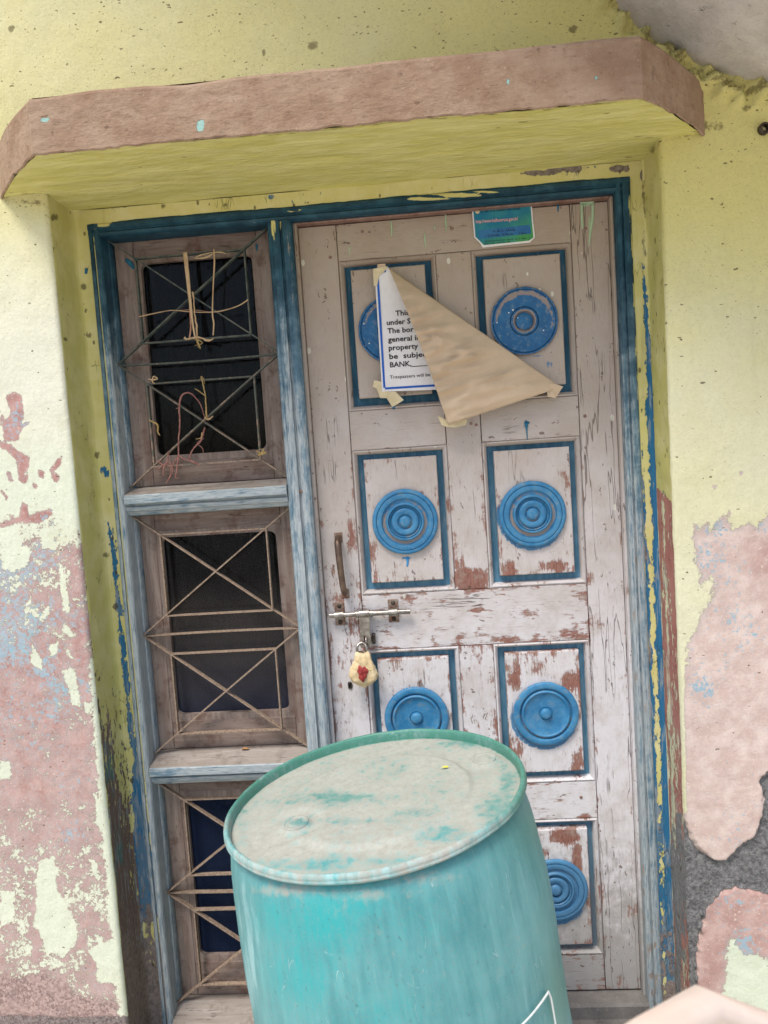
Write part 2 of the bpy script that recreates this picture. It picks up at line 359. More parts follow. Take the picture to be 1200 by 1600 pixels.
M = {}
M['wall'] = mat_wall()
M['reveal'] = mat_strip('reveal_paint', lin(196, 190, 116), lin(212, 205, 146), lin(116, 96, 84), lin(84, 116, 110), lin(108, 95, 86))
M['strip'] = mat_strip('edge_strip_paint', lin(208, 200, 128), lin(220, 212, 158), lin(44, 106, 144), lin(84, 118, 142), lin(112, 102, 96))
M['redreveal'] = mat_strip('oxide_reveal_paint', lin(176, 122, 110), lin(160, 104, 94), lin(214, 212, 176), lin(196, 160, 146), lin(112, 111, 110))
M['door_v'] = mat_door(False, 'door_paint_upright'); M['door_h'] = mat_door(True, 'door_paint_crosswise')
M['trim_v'] = mat_trim(False, 'blue_trim_upright'); M['trim_h'] = mat_trim(True, 'blue_trim_crosswise')
M['ledge'] = mat_wood('dusty_weathered_wood', lin(142, 131, 121), lin(166, 156, 147), lin(120, 108, 98), True)
M['sash_v'] = mat_wood('sash_wood_upright', lin(122, 104, 94), lin(156, 142, 132), lin(106, 82, 72), False, 45, .45)
M['sash_h'] = mat_wood('sash_wood_crosswise', lin(118, 100, 90), lin(148, 132, 122), lin(102, 76, 66), True, 45, .45)
M['rebate'] = mat_wood('brown_rebate_wood', lin(132, 104, 92), lin(156, 130, 118), lin(120, 84, 72), False, 45, .3)
M['drip'] = mat_plain('pale_green_drip', lin(164, 190, 152), lin(178, 200, 164), 40, .6)
M['teal'] = mat_plain('teal_drip', lin(24, 92, 120), lin(40, 116, 140), 60, .6)
M['bluedrip'] = mat_plain('blue_drip', lin(48, 132, 186), lin(70, 150, 200), 60, .55)
M['brass'] = mat_plain('dull_dark_metal', lin(96, 78, 66), lin(128, 108, 92), 40, .45, .6, .5)
M['steel'] = mat_plain('worn_steel', lin(140, 132, 124), lin(190, 182, 172), 60, .35, .9, .5, .0003)
M['rust'] = mat_plain('rusty_plate', lin(120, 84, 66), lin(164, 150, 136), 90, .6, .4, .4)
M['screw'] = mat_plain('dark_screw', lin(60, 52, 46), lin(96, 86, 78), 90, .5, .7, .4)
M['cloth'] = mat_plain('cream_cloth', lin(214, 190, 146), lin(234, 214, 176), 50, .9, 0, .15, .002)
M['wax'] = mat_plain('red_wax', lin(150, 44, 42), lin(182, 68, 62), 120, .35, 0, .5, .003)
M['tape'] = mat_plain('yellowed_tape', lin(206, 190, 150), lin(222, 206, 166), 60, .4, 0, .4, .0008)
M['sheet'] = mat_plain('white_paper', lin(226, 222, 220), lin(236, 233, 230), 12, .7, 0, .3, .0004)
M['ink'] = mat_plain('black_ink', lin(34, 32, 34), lin(48, 46, 46), 80, .7, 0, .2)
M['bluink'] = mat_plain('blue_ink', lin(20, 84, 176), lin(30, 98, 190), 80, .6, 0, .3)
M['kraft'] = mat_plain('kraft_paper', lin(200, 176, 147), lin(208, 185, 156), 14, .75, 0, .25, .0008, lo=.3, hi=.72)
M['straw'] = mat_wood('dry_straw', lin(190, 158, 118), lin(206, 180, 146), lin(150, 118, 92), False, 140, .5)
M['strawred'] = mat_plain('reddish_straw', lin(160, 112, 92), lin(190, 150, 126), 120, .8, 0, .2)
M['creeper'] = mat_plain('dried_creeper', lin(138, 90, 84), lin(172, 130, 118), 110, .8, 0, .2, .001)
M['twig'] = mat_plain('yellow_twig', lin(152, 126, 76), lin(186, 160, 110), 110, .8, 0, .2)
M['leafy'] = mat_plain('dry_leaf', lin(166, 116, 68), lin(190, 146, 96), 90, .8, 0, .2)
M['petal'] = mat_plain('yellow_flake', lin(222, 206, 60), lin(236, 226, 110), 90, .7, 0, .3)
M['rail'] = mat_plain('pale_pink_paint', lin(240, 218, 204), lin(246, 228, 216), 9, .5, 0, .4, .0006)
M['bar_low'] = mat_plain('dusty_bar', lin(120, 104, 90), lin(164, 146, 128), 70, .8, 0, .25, .0008)
def mat_bar():
    t = NT('grille_bar'); z = t.xyz()[2]; n = t.noise(t.pos, 45, 6, .7); n2 = t.noise(t.pos, 160, 4, .6)
    g = t.mix(t.step(n, .4, .6), lin(62, 74, 70), lin(98, 100, 90)); d = t.mix(t.step(n2, .35, .65), lin(128, 108, 92), lin(168, 148, 128))
    f = t.step(t.add(z, t.mul(t.ma('SUBTRACT', n, .5), 1.6)) , 1.62, 1.30); nz = t.xyz(t.n('ShaderNodeNewGeometry').outputs['Normal'])[2]
    f = t.ma('MAXIMUM', f, t.step(nz, .45, .75)); col = t.mix(f, g, d); ch = t.step(n2, .62, .68); col = t.mix(t.mul(ch, .7), col, lin(104, 62, 46))
    return t.done(col, .75, t.bump(n2, .0008, .7), .3)
M['bar'] = mat_bar()
def mat_disc():
    t = NT('blue_rosette_paint'); o = t.obj(); x = t.xyz(o); r = t.ma('SQRT', t.add(t.mul(x[0], x[0]), t.mul(x[2], x[2])))
    rings = t.noise(t.n('ShaderNodeCombineXYZ').outputs[0], 1, 1); cmb = t.n('ShaderNodeCombineXYZ'); t.l(cmb.inputs[0], r); rn = t.noise(cmb.outputs[0], 900, 3, .6)
    n = t.noise(t.pos, 30, 6, .65); n2 = t.noise(t.pos, 110, 5, .6); z = t.xyz()[2]
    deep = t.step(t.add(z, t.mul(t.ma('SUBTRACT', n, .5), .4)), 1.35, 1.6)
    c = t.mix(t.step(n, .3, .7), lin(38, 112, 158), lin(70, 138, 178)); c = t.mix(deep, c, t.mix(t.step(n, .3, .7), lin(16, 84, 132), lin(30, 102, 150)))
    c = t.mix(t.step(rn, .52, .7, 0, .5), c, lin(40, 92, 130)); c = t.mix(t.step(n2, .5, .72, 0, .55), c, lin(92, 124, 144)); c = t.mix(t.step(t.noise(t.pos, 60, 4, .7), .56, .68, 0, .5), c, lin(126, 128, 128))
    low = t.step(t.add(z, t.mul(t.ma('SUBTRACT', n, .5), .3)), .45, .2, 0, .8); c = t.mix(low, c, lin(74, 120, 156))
    rnd = t.n('ShaderNodeObjectInfo').outputs['Random']; w = t.step(t.add(t.add(t.attr('wear'), t.mul(t.ma('SUBTRACT', rnd, .5), .25)), t.mul(t.ma('SUBTRACT', t.add(t.mul(n, .5), t.mul(n2, .5)), .5), 2.2)), .45, .8); c = t.mix(t.mul(w, .85), c, lin(150, 132, 118))
    sd = t.vor(t.pos, 95); sc = t.xyz(t.vor(t.pos, 95, out=1)); sp = t.mul(t.mul(t.ma('LESS_THAN', sc[0], .12), t.step(t.ma('SUBTRACT', sd, t.mul(sc[1], .24)), .03, 0.)), deep); c = t.mix(sp, c, lin(210, 216, 214))
    return t.done(c, .5, t.bump(t.add(t.mul(rn, .5), n2), .0007, .7), .45)
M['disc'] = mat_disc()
def mat_groove():
    t = NT('blue_groove_paint'); n = t.noise(t.pos, 30, 6, .65); g = t.noise(t.map(t.pos, (1, 1, .15)), 90, 6, .7); z = t.xyz()[2]
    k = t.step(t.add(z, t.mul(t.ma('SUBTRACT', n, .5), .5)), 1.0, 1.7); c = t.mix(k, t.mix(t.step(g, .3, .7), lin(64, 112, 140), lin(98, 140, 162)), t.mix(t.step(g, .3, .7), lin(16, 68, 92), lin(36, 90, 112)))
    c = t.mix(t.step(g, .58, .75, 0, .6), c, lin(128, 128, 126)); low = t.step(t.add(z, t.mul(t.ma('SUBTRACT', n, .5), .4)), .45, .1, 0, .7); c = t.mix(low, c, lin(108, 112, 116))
    return t.done(c, .6, t.bump(g, .001, .6), .35)
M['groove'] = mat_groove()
def mat_fascia():
    t = NT('sunshade_edge_paint'); p = t.pos; n = t.noise(p, 13, 6, .65); n2 = t.noise(t.map(p, (.5, 1, 1)), 60, 6, .65); nc = t.ma('SUBTRACT', t.add(t.mul(n, .5), t.mul(n2, .5)), .5)
    c = t.mix(t.step(n, .3, .7), lin(146, 118, 96), lin(166, 142, 120)); c = t.mix(t.step(n2, .5, .75, 0, .6), c, lin(132, 104, 86))
    c = t.mix(t.step(t.noise(t.map(p, (4, 4, 22)), 1, 5, .7), .52, .8, 0, .5), c, lin(184, 160, 140))
    ch = t.step(t.add(t.attr('peel'), t.mul(nc, 1.4)), .47, .53); c = t.mix(ch, c, lin(150, 186, 176))
    gr = t.step(t.add(t.attr('grime'), t.mul(nc, 2.)), .45, .8); c = t.mix(t.mul(gr, .7), c, lin(92, 68, 56))
    vd = t.vor(t.map(p, (.6, 1, 1)), 55); vc = t.xyz(t.vor(t.map(p, (.6, 1, 1)), 55, out=1)); sp = t.mul(t.ma('LESS_THAN', vc[0], .12), t.step(t.ma('SUBTRACT', vd, t.mul(vc[1], .2)), .05, -.02)); c = t.mix(t.mul(sp, .6), c, lin(100, 76, 62))
    fl = t.step(t.noise(p, 170, 4, .7), .60, .70); c = t.mix(t.mul(fl, .45), c, lin(198, 176, 160)); fd = t.step(t.noise(t.map(p, (.6, 1, 1), (6, 2, 9)), 120, 4, .7), .60, .70); c = t.mix(t.mul(fd, .5), c, lin(106, 80, 66))
    return t.done(c, .85, t.bump(t.add(t.add(t.mul(n2, 1.2), t.mul(ch, -.8)), t.noise(p, 28, 4)), .0045, .85), .25)
M['fascia'] = mat_fascia()
def mat_soffit():
    t = NT('soffit_paint'); p = t.pos; n = t.noise(t.map(p, (.45, 1.6, 1)), 24, 6, .62); n2 = t.noise(t.map(p, (.35, 1.4, 1)), 80, 5, .6)
    c = t.mix(t.step(n, .3, .72), lin(206, 200, 116), lin(220, 214, 144)); c = t.mix(t.step(n2, .60, .72, 0, .6), c, lin(224, 218, 160))
    gr = t.step(t.add(t.attr('grime'), t.mul(t.ma('SUBTRACT', n2, .5), 2.2)), .45, .8); c = t.mix(t.mul(gr, .7), c, lin(96, 88, 52))
    vd = t.vor(t.map(p, (.4, 1, 1)), 45); vc = t.xyz(t.vor(t.map(p, (.4, 1, 1)), 45, out=1)); sp = t.mul(t.ma('LESS_THAN', vc[0], .10), t.step(t.ma('SUBTRACT', vd, t.mul(vc[1], .2)), .05, -.02)); c = t.mix(t.mul(sp, .6), c, lin(104, 92, 52))
    return t.done(c, .85, t.bump(t.add(t.mul(n, 1.4), t.mul(n2, .5)), .006, .8), .25)
M['soffit'] = mat_soffit()
def mat_concrete(name, a, b, dark, sc=18):
    t = NT(name); p = t.pos; n = t.noise(p, sc, 7, .65); n2 = t.noise(p, 140, 5, .65); c = t.mix(t.step(n, .3, .7), a, b)
    c = t.mix(t.step(n2, .58, .72, 0, .5), c, dark); sw = t.noise(t.map(p, (1, .4, .5), rot=(0, .5, 0)), 22, 5, .6)
    lump = t.step(t.noise(p, 26, 4, .6), .62, .72)
    return t.done(c, .88, t.bump(t.add(t.add(t.mul(sw, 1.2), t.mul(n2, .3)), lump), .006, .8), .25)
M['slab'] = mat_concrete('grey_slab_render', lin(196, 190, 184), lin(214, 209, 204), lin(160, 154, 148))
M['threshold'] = mat_concrete('worn_threshold', lin(112, 108, 104), lin(138, 132, 126), lin(164, 158, 150), 14)
M['ground'] = mat_concrete('dusty_ground', lin(200, 192, 180), lin(216, 208, 196), lin(176, 166, 152), 3)
def mat_glass():
    t = NT('dusty_dark_glass'); p = t.pos; n = t.noise(p, 14, 6, .65); n2 = t.noise(p, 120, 4, .75)
    z = t.xyz()[2]
    low = t.step(z, 1.15, .62); gr_ = t.noise(p, 420, 2, .8); dust_shade = t.mul(t.step(t.add(t.mul(gr_, .6), t.mul(n2, .4)), .53, .66), t.mul(t.step(n, .36, .68, .03, .26), t.step(z, 1.75, 1.2, .15, 1.))); sd = t.vor(p, 62); sc = t.xyz(t.vor(p, 62, out=1))
    sp = t.mul(t.ma('LESS_THAN', sc[0], .10), t.step(t.ma('SUBTRACT', sd, t.mul(t.mul(sc[1], sc[1]), .10)), .02, 0.)); sp = t.mul(sp, t.step(z, 1.25, 1.5))
    film = t.add(.015, dust_shade)
    d = t.ma('MAXIMUM', t.ma('MAXIMUM', film, t.mul(low, .75)), t.mul(sp, .85), clamp=True)
    gl = t.n('ShaderNodeBsdfGlossy'); gl.inputs['Roughness'].default_value = .08; gl.inputs['Color'].default_value = (.9, .95, 1, 1)
    tr = t.n('ShaderNodeBsdfTransparent'); tr.inputs['Color'].default_value = (.6, .64, .68, 1)
    fr = t.n('ShaderNodeFresnel'); fr.inputs['IOR'].default_value = 1.18
    m1 = t.n('ShaderNodeMixShader'); t.t.links.new(fr.outputs[0], m1.inputs[0]); t.t.links.new(tr.outputs[0], m1.inputs[1]); t.t.links.new(gl.outputs[0], m1.inputs[2])
    df = t.n('ShaderNodeBsdfDiffuse'); t.l(df.inputs['Color'], t.mix(sp, t.mix(low, lin(130, 120, 110), t.mix(dust_shade, lin(30, 40, 62), lin(90, 92, 100))), lin(214, 214, 208)))
    m2 = t.n('ShaderNodeMixShader'); t.l(m2.inputs[0], d); t.t.links.new(m1.outputs[0], m2.inputs[1]); t.t.links.new(df.outputs[0], m2.inputs[2])
    t.t.links.new(m2.outputs[0], t.out.inputs[0]); return t.m
M['glass'] = mat_glass()
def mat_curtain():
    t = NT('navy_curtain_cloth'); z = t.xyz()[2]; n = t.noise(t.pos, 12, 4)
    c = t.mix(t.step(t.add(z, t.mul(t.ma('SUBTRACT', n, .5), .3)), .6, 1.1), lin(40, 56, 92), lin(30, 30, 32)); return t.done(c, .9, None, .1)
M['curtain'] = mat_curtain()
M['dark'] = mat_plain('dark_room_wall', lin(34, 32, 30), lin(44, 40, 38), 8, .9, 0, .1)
def mat_barrel():
    t = NT('turquoise_barrel_plastic'); o = t.obj(); p = o
    s1 = t.noise(t.map(p, (1, 1, .14)), 38, 6, .68); s2 = t.noise(t.map(p, (1, 1, .16)), 150, 5, .72); n = t.noise(p, 9, 6, .65); nf = t.noise(p, 60, 6, .65)
    clean = t.attr('clean'); dust_shade = t.attr('dust_shade')
    c = t.mix(t.step(t.add(t.mul(s1, .6), t.mul(n, .4)), .32, .68), lin(74, 144, 148), lin(108, 170, 172))
    cl = t.step(t.add(clean, t.mul(t.ma('SUBTRACT', t.add(t.mul(s1, .45), t.mul(s2, .55)), .5), 2.2)), .1, 1.1); c = t.mix(cl, c, lin(48, 168, 170))
    ch = t.step(t.add(t.attr('chalk'), t.mul(t.ma('SUBTRACT', s1, .5), 1.8)), .35, .85); c = t.mix(t.mul(ch, .8), c, lin(156, 200, 202))
    du = t.step(t.add(dust_shade, t.mul(t.ma('SUBTRACT', t.add(t.mul(n, .45), t.mul(nf, .55)), .5), 2.1)), .18, .80)
    gd = t.mix(t.step(nf, .3, .7), lin(194, 186, 174), lin(174, 166, 154)); c = t.mix(t.mul(du, .86), c, gd)
    grn = t.attr('green'); c = t.mix(t.mul(grn, t.ma('SUBTRACT', 1., t.mul(du, .9))), c, lin(78, 138, 120))
    sc = t.step(t.vor(t.map(t.mix(.06, p, t.noise(p, 9, 2, col=True), 'ADD'), (1, 1, .25), rot=(.3, .7, 0)), 14, 'DISTANCE_TO_EDGE'), .010, .0); sc = t.mul(sc, t.step(t.noise(p, 20, 3), .6, .68)); c = t.mix(t.mul(sc, .5), c, lin(190, 206, 208))
    n5 = t.noise(t.map(p, (1, 1, .35), rot=(.25, .4, 0)), 10, 3, .6); sk_ = t.mul(t.step(t.ma('ABSOLUTE', t.ma('SUBTRACT', t.ma('FRACT', t.mul(n5, 6.)), .5)), .016, .003), t.step(t.noise(t.map(p, (1, 1, 1), (2, 5, 8)), 14, 3), .55, .62)); c = t.mix(t.mul(sk_, .75), c, t.mix(t.step(nf, .45, .55), lin(70, 104, 106), lin(176, 200, 200)))
    nk = t.step(t.noise(t.map(p, (1, 1, .5)), 120, 5, .75), .62, .70); c = t.mix(t.mul(nk, .5), c, lin(66, 92, 92)); gn = t.noise(p, 260, 3, .7); c = t.mix(t.step(gn, .5, .75, 0, .35), c, lin(150, 146, 138))
    rg = t.add(.42, t.mul(du, .45)); return t.done(c, rg, t.bump(t.add(t.mul(s2, .4), t.add(t.mul(du, .5), t.mul(n, .5))), .0012, .7), .35)
M['barrel'] = mat_barrel()
M['white'] = mat_plain('white_brush_paint', lin(222, 226, 224), lin(236, 238, 236), 60, .6, 0, .3)
def mat_sticker():
    t = NT('teal_green_sticker'); o = t.obj(); x = t.xyz(o); n = t.noise(t.pos, 30, 4)
    c = t.mix(t.step(t.add(x[2], t.mul(x[0], -.5)), .02, -.06), lin(22, 116, 146), lin(64, 148, 84)); c = t.mix(t.step(n, .45, .7, 0, .5), c, lin(60, 150, 150)); return t.done(c, .45, None, .4)
M['sticker'] = mat_sticker()
M['stickerband'] = mat_plain('sticker_blue_band', lin(36, 100, 156), lin(50, 116, 166), 30, .45)
M['pinkink'] = mat_plain('pink_ink', lin(232, 160, 160), lin(240, 190, 186), 30, .5)

# ================================================================== THE HOUSE WALL
YW, YF, YS = -.18, -.05, -.045          # wall face, front of the wooden frame, edge strips
XL, XR = -.822, .600                    # sides of the opening
ZS = 2.063                              # underside of the sunshade
ZG = -.19
SLAB = np.array([(-1.2, 3.75), (-.2, 2.92), (.485, 2.366), (.593, 2.283), (.70, 2.207), (.839, 2.150), (1.15, 2.085), (1.9, 2.0)])

def polyd(q, pl):
    pl = np.asarray(pl, float); d = np.full(len(q), 1e9)
    for a, b in zip(pl[:-1], pl[1:]):
        ab = b-a; ap = q-a; t = np.clip((ap@ab)/(ab@ab), 0, 1); d = np.minimum(d, np.linalg.norm(ap-t[:, None]*ab, axis=1))
    return d
L_FLAKES = [[(8, 618), (22, 612), (34, 620), (36, 648), (34, 662), (48, 658), (34, 670), (28, 690), (8, 688), (2, 660), (16, 648)],
            [(0, 640), (6, 655), (0, 668)], [(0, 690), (18, 695), (32, 708), (46, 713), (46, 728), (38, 742), (46, 740), (40, 757), (30, 752), (26, 720), (10, 704), (0, 700)],
            [(78, 733), (88, 716), (97, 711), (96, 727), (84, 737), (94, 744), (88, 755), (80, 748)], [(60, 735), (69, 736), (67, 748), (60, 745)], [(10, 733), (16, 737), (22, 752), (14, 751)],
            [(49, 752), (59, 760), (55, 766)], [(34, 782), (42, 790), (46, 806), (60, 800), (82, 796), (80, 806), (62, 818), (34, 815), (0, 826), (0, 818), (30, 808)], [(0, 765), (14, 776), (10, 784)]]
L_CREAM = [[(0, 830), (26, 828), (30, 850), (48, 858), (44, 884), (22, 894), (0, 890)], [(40, 826), (66, 828), (92, 848), (88, 862), (66, 858), (60, 836)], [(92, 868), (100, 900), (112, 940), (112, 958), (98, 956), (94, 930)],
           [(28, 942), (40, 944), (66, 966), (76, 944), (78, 960), (66, 972)], [(98, 974), (112, 984), (122, 990), (112, 998), (100, 988)], [(50, 996), (64, 1030), (66, 1048), (48, 1036)], [(76, 1008), (90, 1004), (90, 1024), (78, 1026)], [(102, 1010), (120, 1030), (108, 1028)],
           [(98, 1048), (116, 1044), (124, 1080), (128, 1108), (112, 1100)], [(128, 1090), (142, 1100), (142, 1116), (132, 1112)], [(0, 1188), (14, 1190), (18, 1216), (0, 1220)], [(60, 1345), (84, 1338), (90, 1390), (120, 1440), (122, 1470), (100, 1498), (70, 1486), (52, 1440)],
           [(140, 1338), (156, 1350), (152, 1372), (142, 1360)], [(132, 1484), (176, 1468), (186, 1500), (184, 1536), (150, 1536), (148, 1506)], [(0, 1390), (24, 1392), (20, 1440), (0, 1450)], [(148, 1236), (162, 1260), (158, 1300), (150, 1290)], [(36, 1470), (52, 1480), (46, 1500)]]
R_PINK = [(1086, 812), (1092, 826), (1104, 818), (1112, 832), (1120, 812), (1126, 804), (1140, 800), (1146, 826), (1160, 822), (1172, 816), (1184, 824), (1200, 806), (2600, 760), (2600, 1700), (1060, 1700), (1062, 1100), (1078, 1000), (1088, 990), (1092, 960), (1112, 940), (1120, 910), (1112, 898), (1096, 912), (1088, 880), (1084, 850)]
R_CEM = [(1200, 1205), (1188, 1222), (1196, 1252), (1192, 1276), (1176, 1310), (1150, 1330), (1136, 1348), (1112, 1342), (1092, 1330), (1080, 1312), (1074, 1290), (1066, 1272), (1060, 1300), (1058, 1400), (1062, 1620), (1092, 1640), (1092, 1552), (1088, 1510), (1096, 1460), (1104, 1420), (1128, 1396), (1150, 1386), (1200, 1398), (2600, 1400), (2600, 1180)]
R_GREEN = [(1140, 1470), (1148, 1464), (1160, 1490), (1200, 1496), (2600, 1480), (2600, 1700), (1124, 1700), (1130, 1540)]
SPOTS = [(895, 46, 9), (490, 72, 12), (412, 82, 5), (260, 110, 4), (106, 100, 4), (18, 44, 7), (790, 118, 4), (1170, 145, 9), (1165, 170, 8), (507, 86, 4), (235, 262, 5)]
def wall_attrs(V):
    q = to_px(V); px, py = q[:, 0], q[:, 1]; n = len(V); left = V[:, 0] < -.5; right = V[:, 0] > .5
    above = (V[:, 2] > ZS+.02) & ~(left & (V[:, 0] < XL) & (V[:, 2] < ZS+.05)) 
    peel = np.full(n, -.6)
    L = lerp_tab(py, [700, 780, 820, 860, 930, 1010, 1100, 1250, 1330, 1420, 1500, 1600], [-.5, .10, .38, .5, .60, .68, .70, .68, .58, .5, .58, .62])
    for pl in L_FLAKES: L = np.maximum(L, .5+sdf(q, pl)/7.)
    for pl in L_CREAM: L = np.minimum(L, .5-sdf(q, pl)/13.)
    rim = np.clip(px-(118+.092*(py-800))+9, 0, 20)/14.; L = L - rim*sstep(980, 1080, py)*.5
    Rr = np.maximum(.5+sdf(q, R_PINK)/26., 0)
    for pl in [[(1155, 738), (1162, 736), (1160, 746)], [(1114, 759), (1122, 758), (1118, 764)]]: Rr = np.maximum(Rr, .5+sdf(q, pl)/5.)
    g = sdf(q, R_GREEN); Rr = np.where(py > 1380, np.minimum(Rr, .5-g/20.), Rr)
    edge = np.clip(1-np.abs(px-(1058+.03*(py-900)))/7., 0, 1); Rr = Rr - edge*1.2*(py > 850)*(py < 1270)
    peel = np.where(left, L, np.where(right, Rr, peel)); peel = np.where(above & (V[:, 2] > 1.9), -.7, peel)
    blue = np.where(left, blobs(q, [(15, 900, 80, 70, .66), (50, 960, 80, 50, .68), (20, 1000, 80, 70, .56), (90, 830, 40, 40, .5), (60, 1040, 30, 30, .5), (80, 1080, 60, 60, .34), (20, 1100, 60, 60, .38), (30, 670, 30, 60, .36), (90, 1230, 20, 20, .4), (110, 1300, 25, 20, .42), (60, 1180, 90, 60, .25)]),
                    blobs(q, [(1118, 825, 22, 16, .62), (1095, 1075, 24, 20, .55), (1190, 820, 14, 20, .5), (1080, 1045, 20, 30, .42), (1160, 1480, 24, 26, .5), (1110, 860, 40, 40, .3)]))
    cem = np.where(right, sdf(q, R_CEM), -40.); cem = np.where(right & (py > 1240), np.maximum(cem, -np.abs(px-1062)+4), cem)
    cem = np.where(left, np.maximum(cem, np.minimum(20, (py-1588)*.5)), cem)
    yel = np.where(left, lerp_tab(py, [280, 360, 520, 700], [.75, .45, .22, .12]), lerp_tab(py, [150, 330, 480, 700], [1.1, .95, .62, .42]))
    up = lerp_tab(px, [-100, 500, 900, 1200], [.62, .72, 1.0, 1.2])*lerp_tab(py, [-200, 0, 200], [.9, .95, 1.05]); ab = V[:, 2] > ZS+.06
    yel = np.where(ab, up, yel)
    green = np.where(right, sstep(-26, -6, g)*(py > 1380), .55*sstep(560, 760, py))
    pale = np.where(right, 1., lerp_tab(py, [1000, 1200], [.0, .25])); pale = np.where(right & (py > 1380), .35, pale)
    pale = pale - .6*blobs(q, [(1195, 870, 30, 40, 1)])
    speck = np.where(ab, .80, np.where(left, lerp_tab(py, [320, 520, 760], [.36, .16, .10]), lerp_tab(py, [200, 420, 620, 800], [.55, .45, .2, .10])))
    gr = np.zeros(n)
    for x, y, r in SPOTS: gr = np.maximum(gr, .95*np.exp(-(((px-x)/r)**2+((py-y)/r)**2)))
    gr = np.maximum(gr, .62*np.exp(-((polyd(q, [(940, 0), (1000, 48), (1060, 100), (1110, 128), (1200, 150)])-4)/9)**2))
    gr = np.maximum(gr, .55*np.exp(-(polyd(q, [(1035, 222), (1100, 200), (1125, 195)])/10)**2)); gr = np.maximum(gr, .58*np.exp(-(polyd(q, [(1085, 150), (1106, 200)])/8)**2))
    gr = np.maximum(gr, .5*np.exp(-(polyd(q, [(10, 312), (70, 318), (80, 350)])/10)**2)); gr = np.maximum(gr, .42*np.exp(-(polyd(q, [(0, 195), (40, 160), (120, 130)])/9)**2)); gr = np.maximum(gr, .32*np.exp(-(polyd(q, [(100, 128), (1000, 52)])/7)**2))
    m2 = np.where(left, .5+sdf(q, [(-200, 1524), (30, 1516), (70, 1512), (110, 1536), (150, 1552), (186, 1560), (220, 1700), (-200, 1700)])/60., 0)
    return dict(peel=peel, blue=blue, cem=cem, yel=yel, green=green, pale=pale, speck=speck, grime=gr, mauve=np.where(left, .6, 0.), mauve2=m2)
def wall_disp(V, att):
    """push plaster in or out along y: waves, patches fallen to the cement, lumps along the slab"""
    d = (fbm(V, 5, 3, 1)-.5)*.010 + (fbm(V, 30, 3, 4)-.5)*.0035
    q = to_px(V); c = att['cem'] + (fbm(V, 55, 4, 8)-.5)*14
    rec = sstep(-1.5, 2.0, c)*(V[:, 0] > .5); d = d + rec*(.010+(fbm(V, 70, 4, 21)-.5)*.012)
    ln = polyd(q, [(935, -5), (1000, 52), (1060, 104), (1110, 132), (1200, 152)]); d = d - np.exp(-((ln-6)/14)**2)*np.clip(fbm(V, 48, 3, 33)-.38, 0, 1)*.15
    return d
NF = []
def wall_front(x0, x1, z0, z1, sx, sz):
    xs = np.linspace(x0, x1, max(2, int((x1-x0)/sx)+1)); zs = np.linspace(z0, z1, max(2, int((z1-z0)/sz)+1))
    X, Z = np.meshgrid(xs, zs, indexing='ij'); V = np.stack([X.ravel(), np.full(X.size, YW), Z.ravel()], -1); return V, gridfaces(len(xs), len(zs))

house = thing('house_wall', (0, YW, ZG), 'flaking cream and yellow plastered house wall around the blue framed door', 'wall')
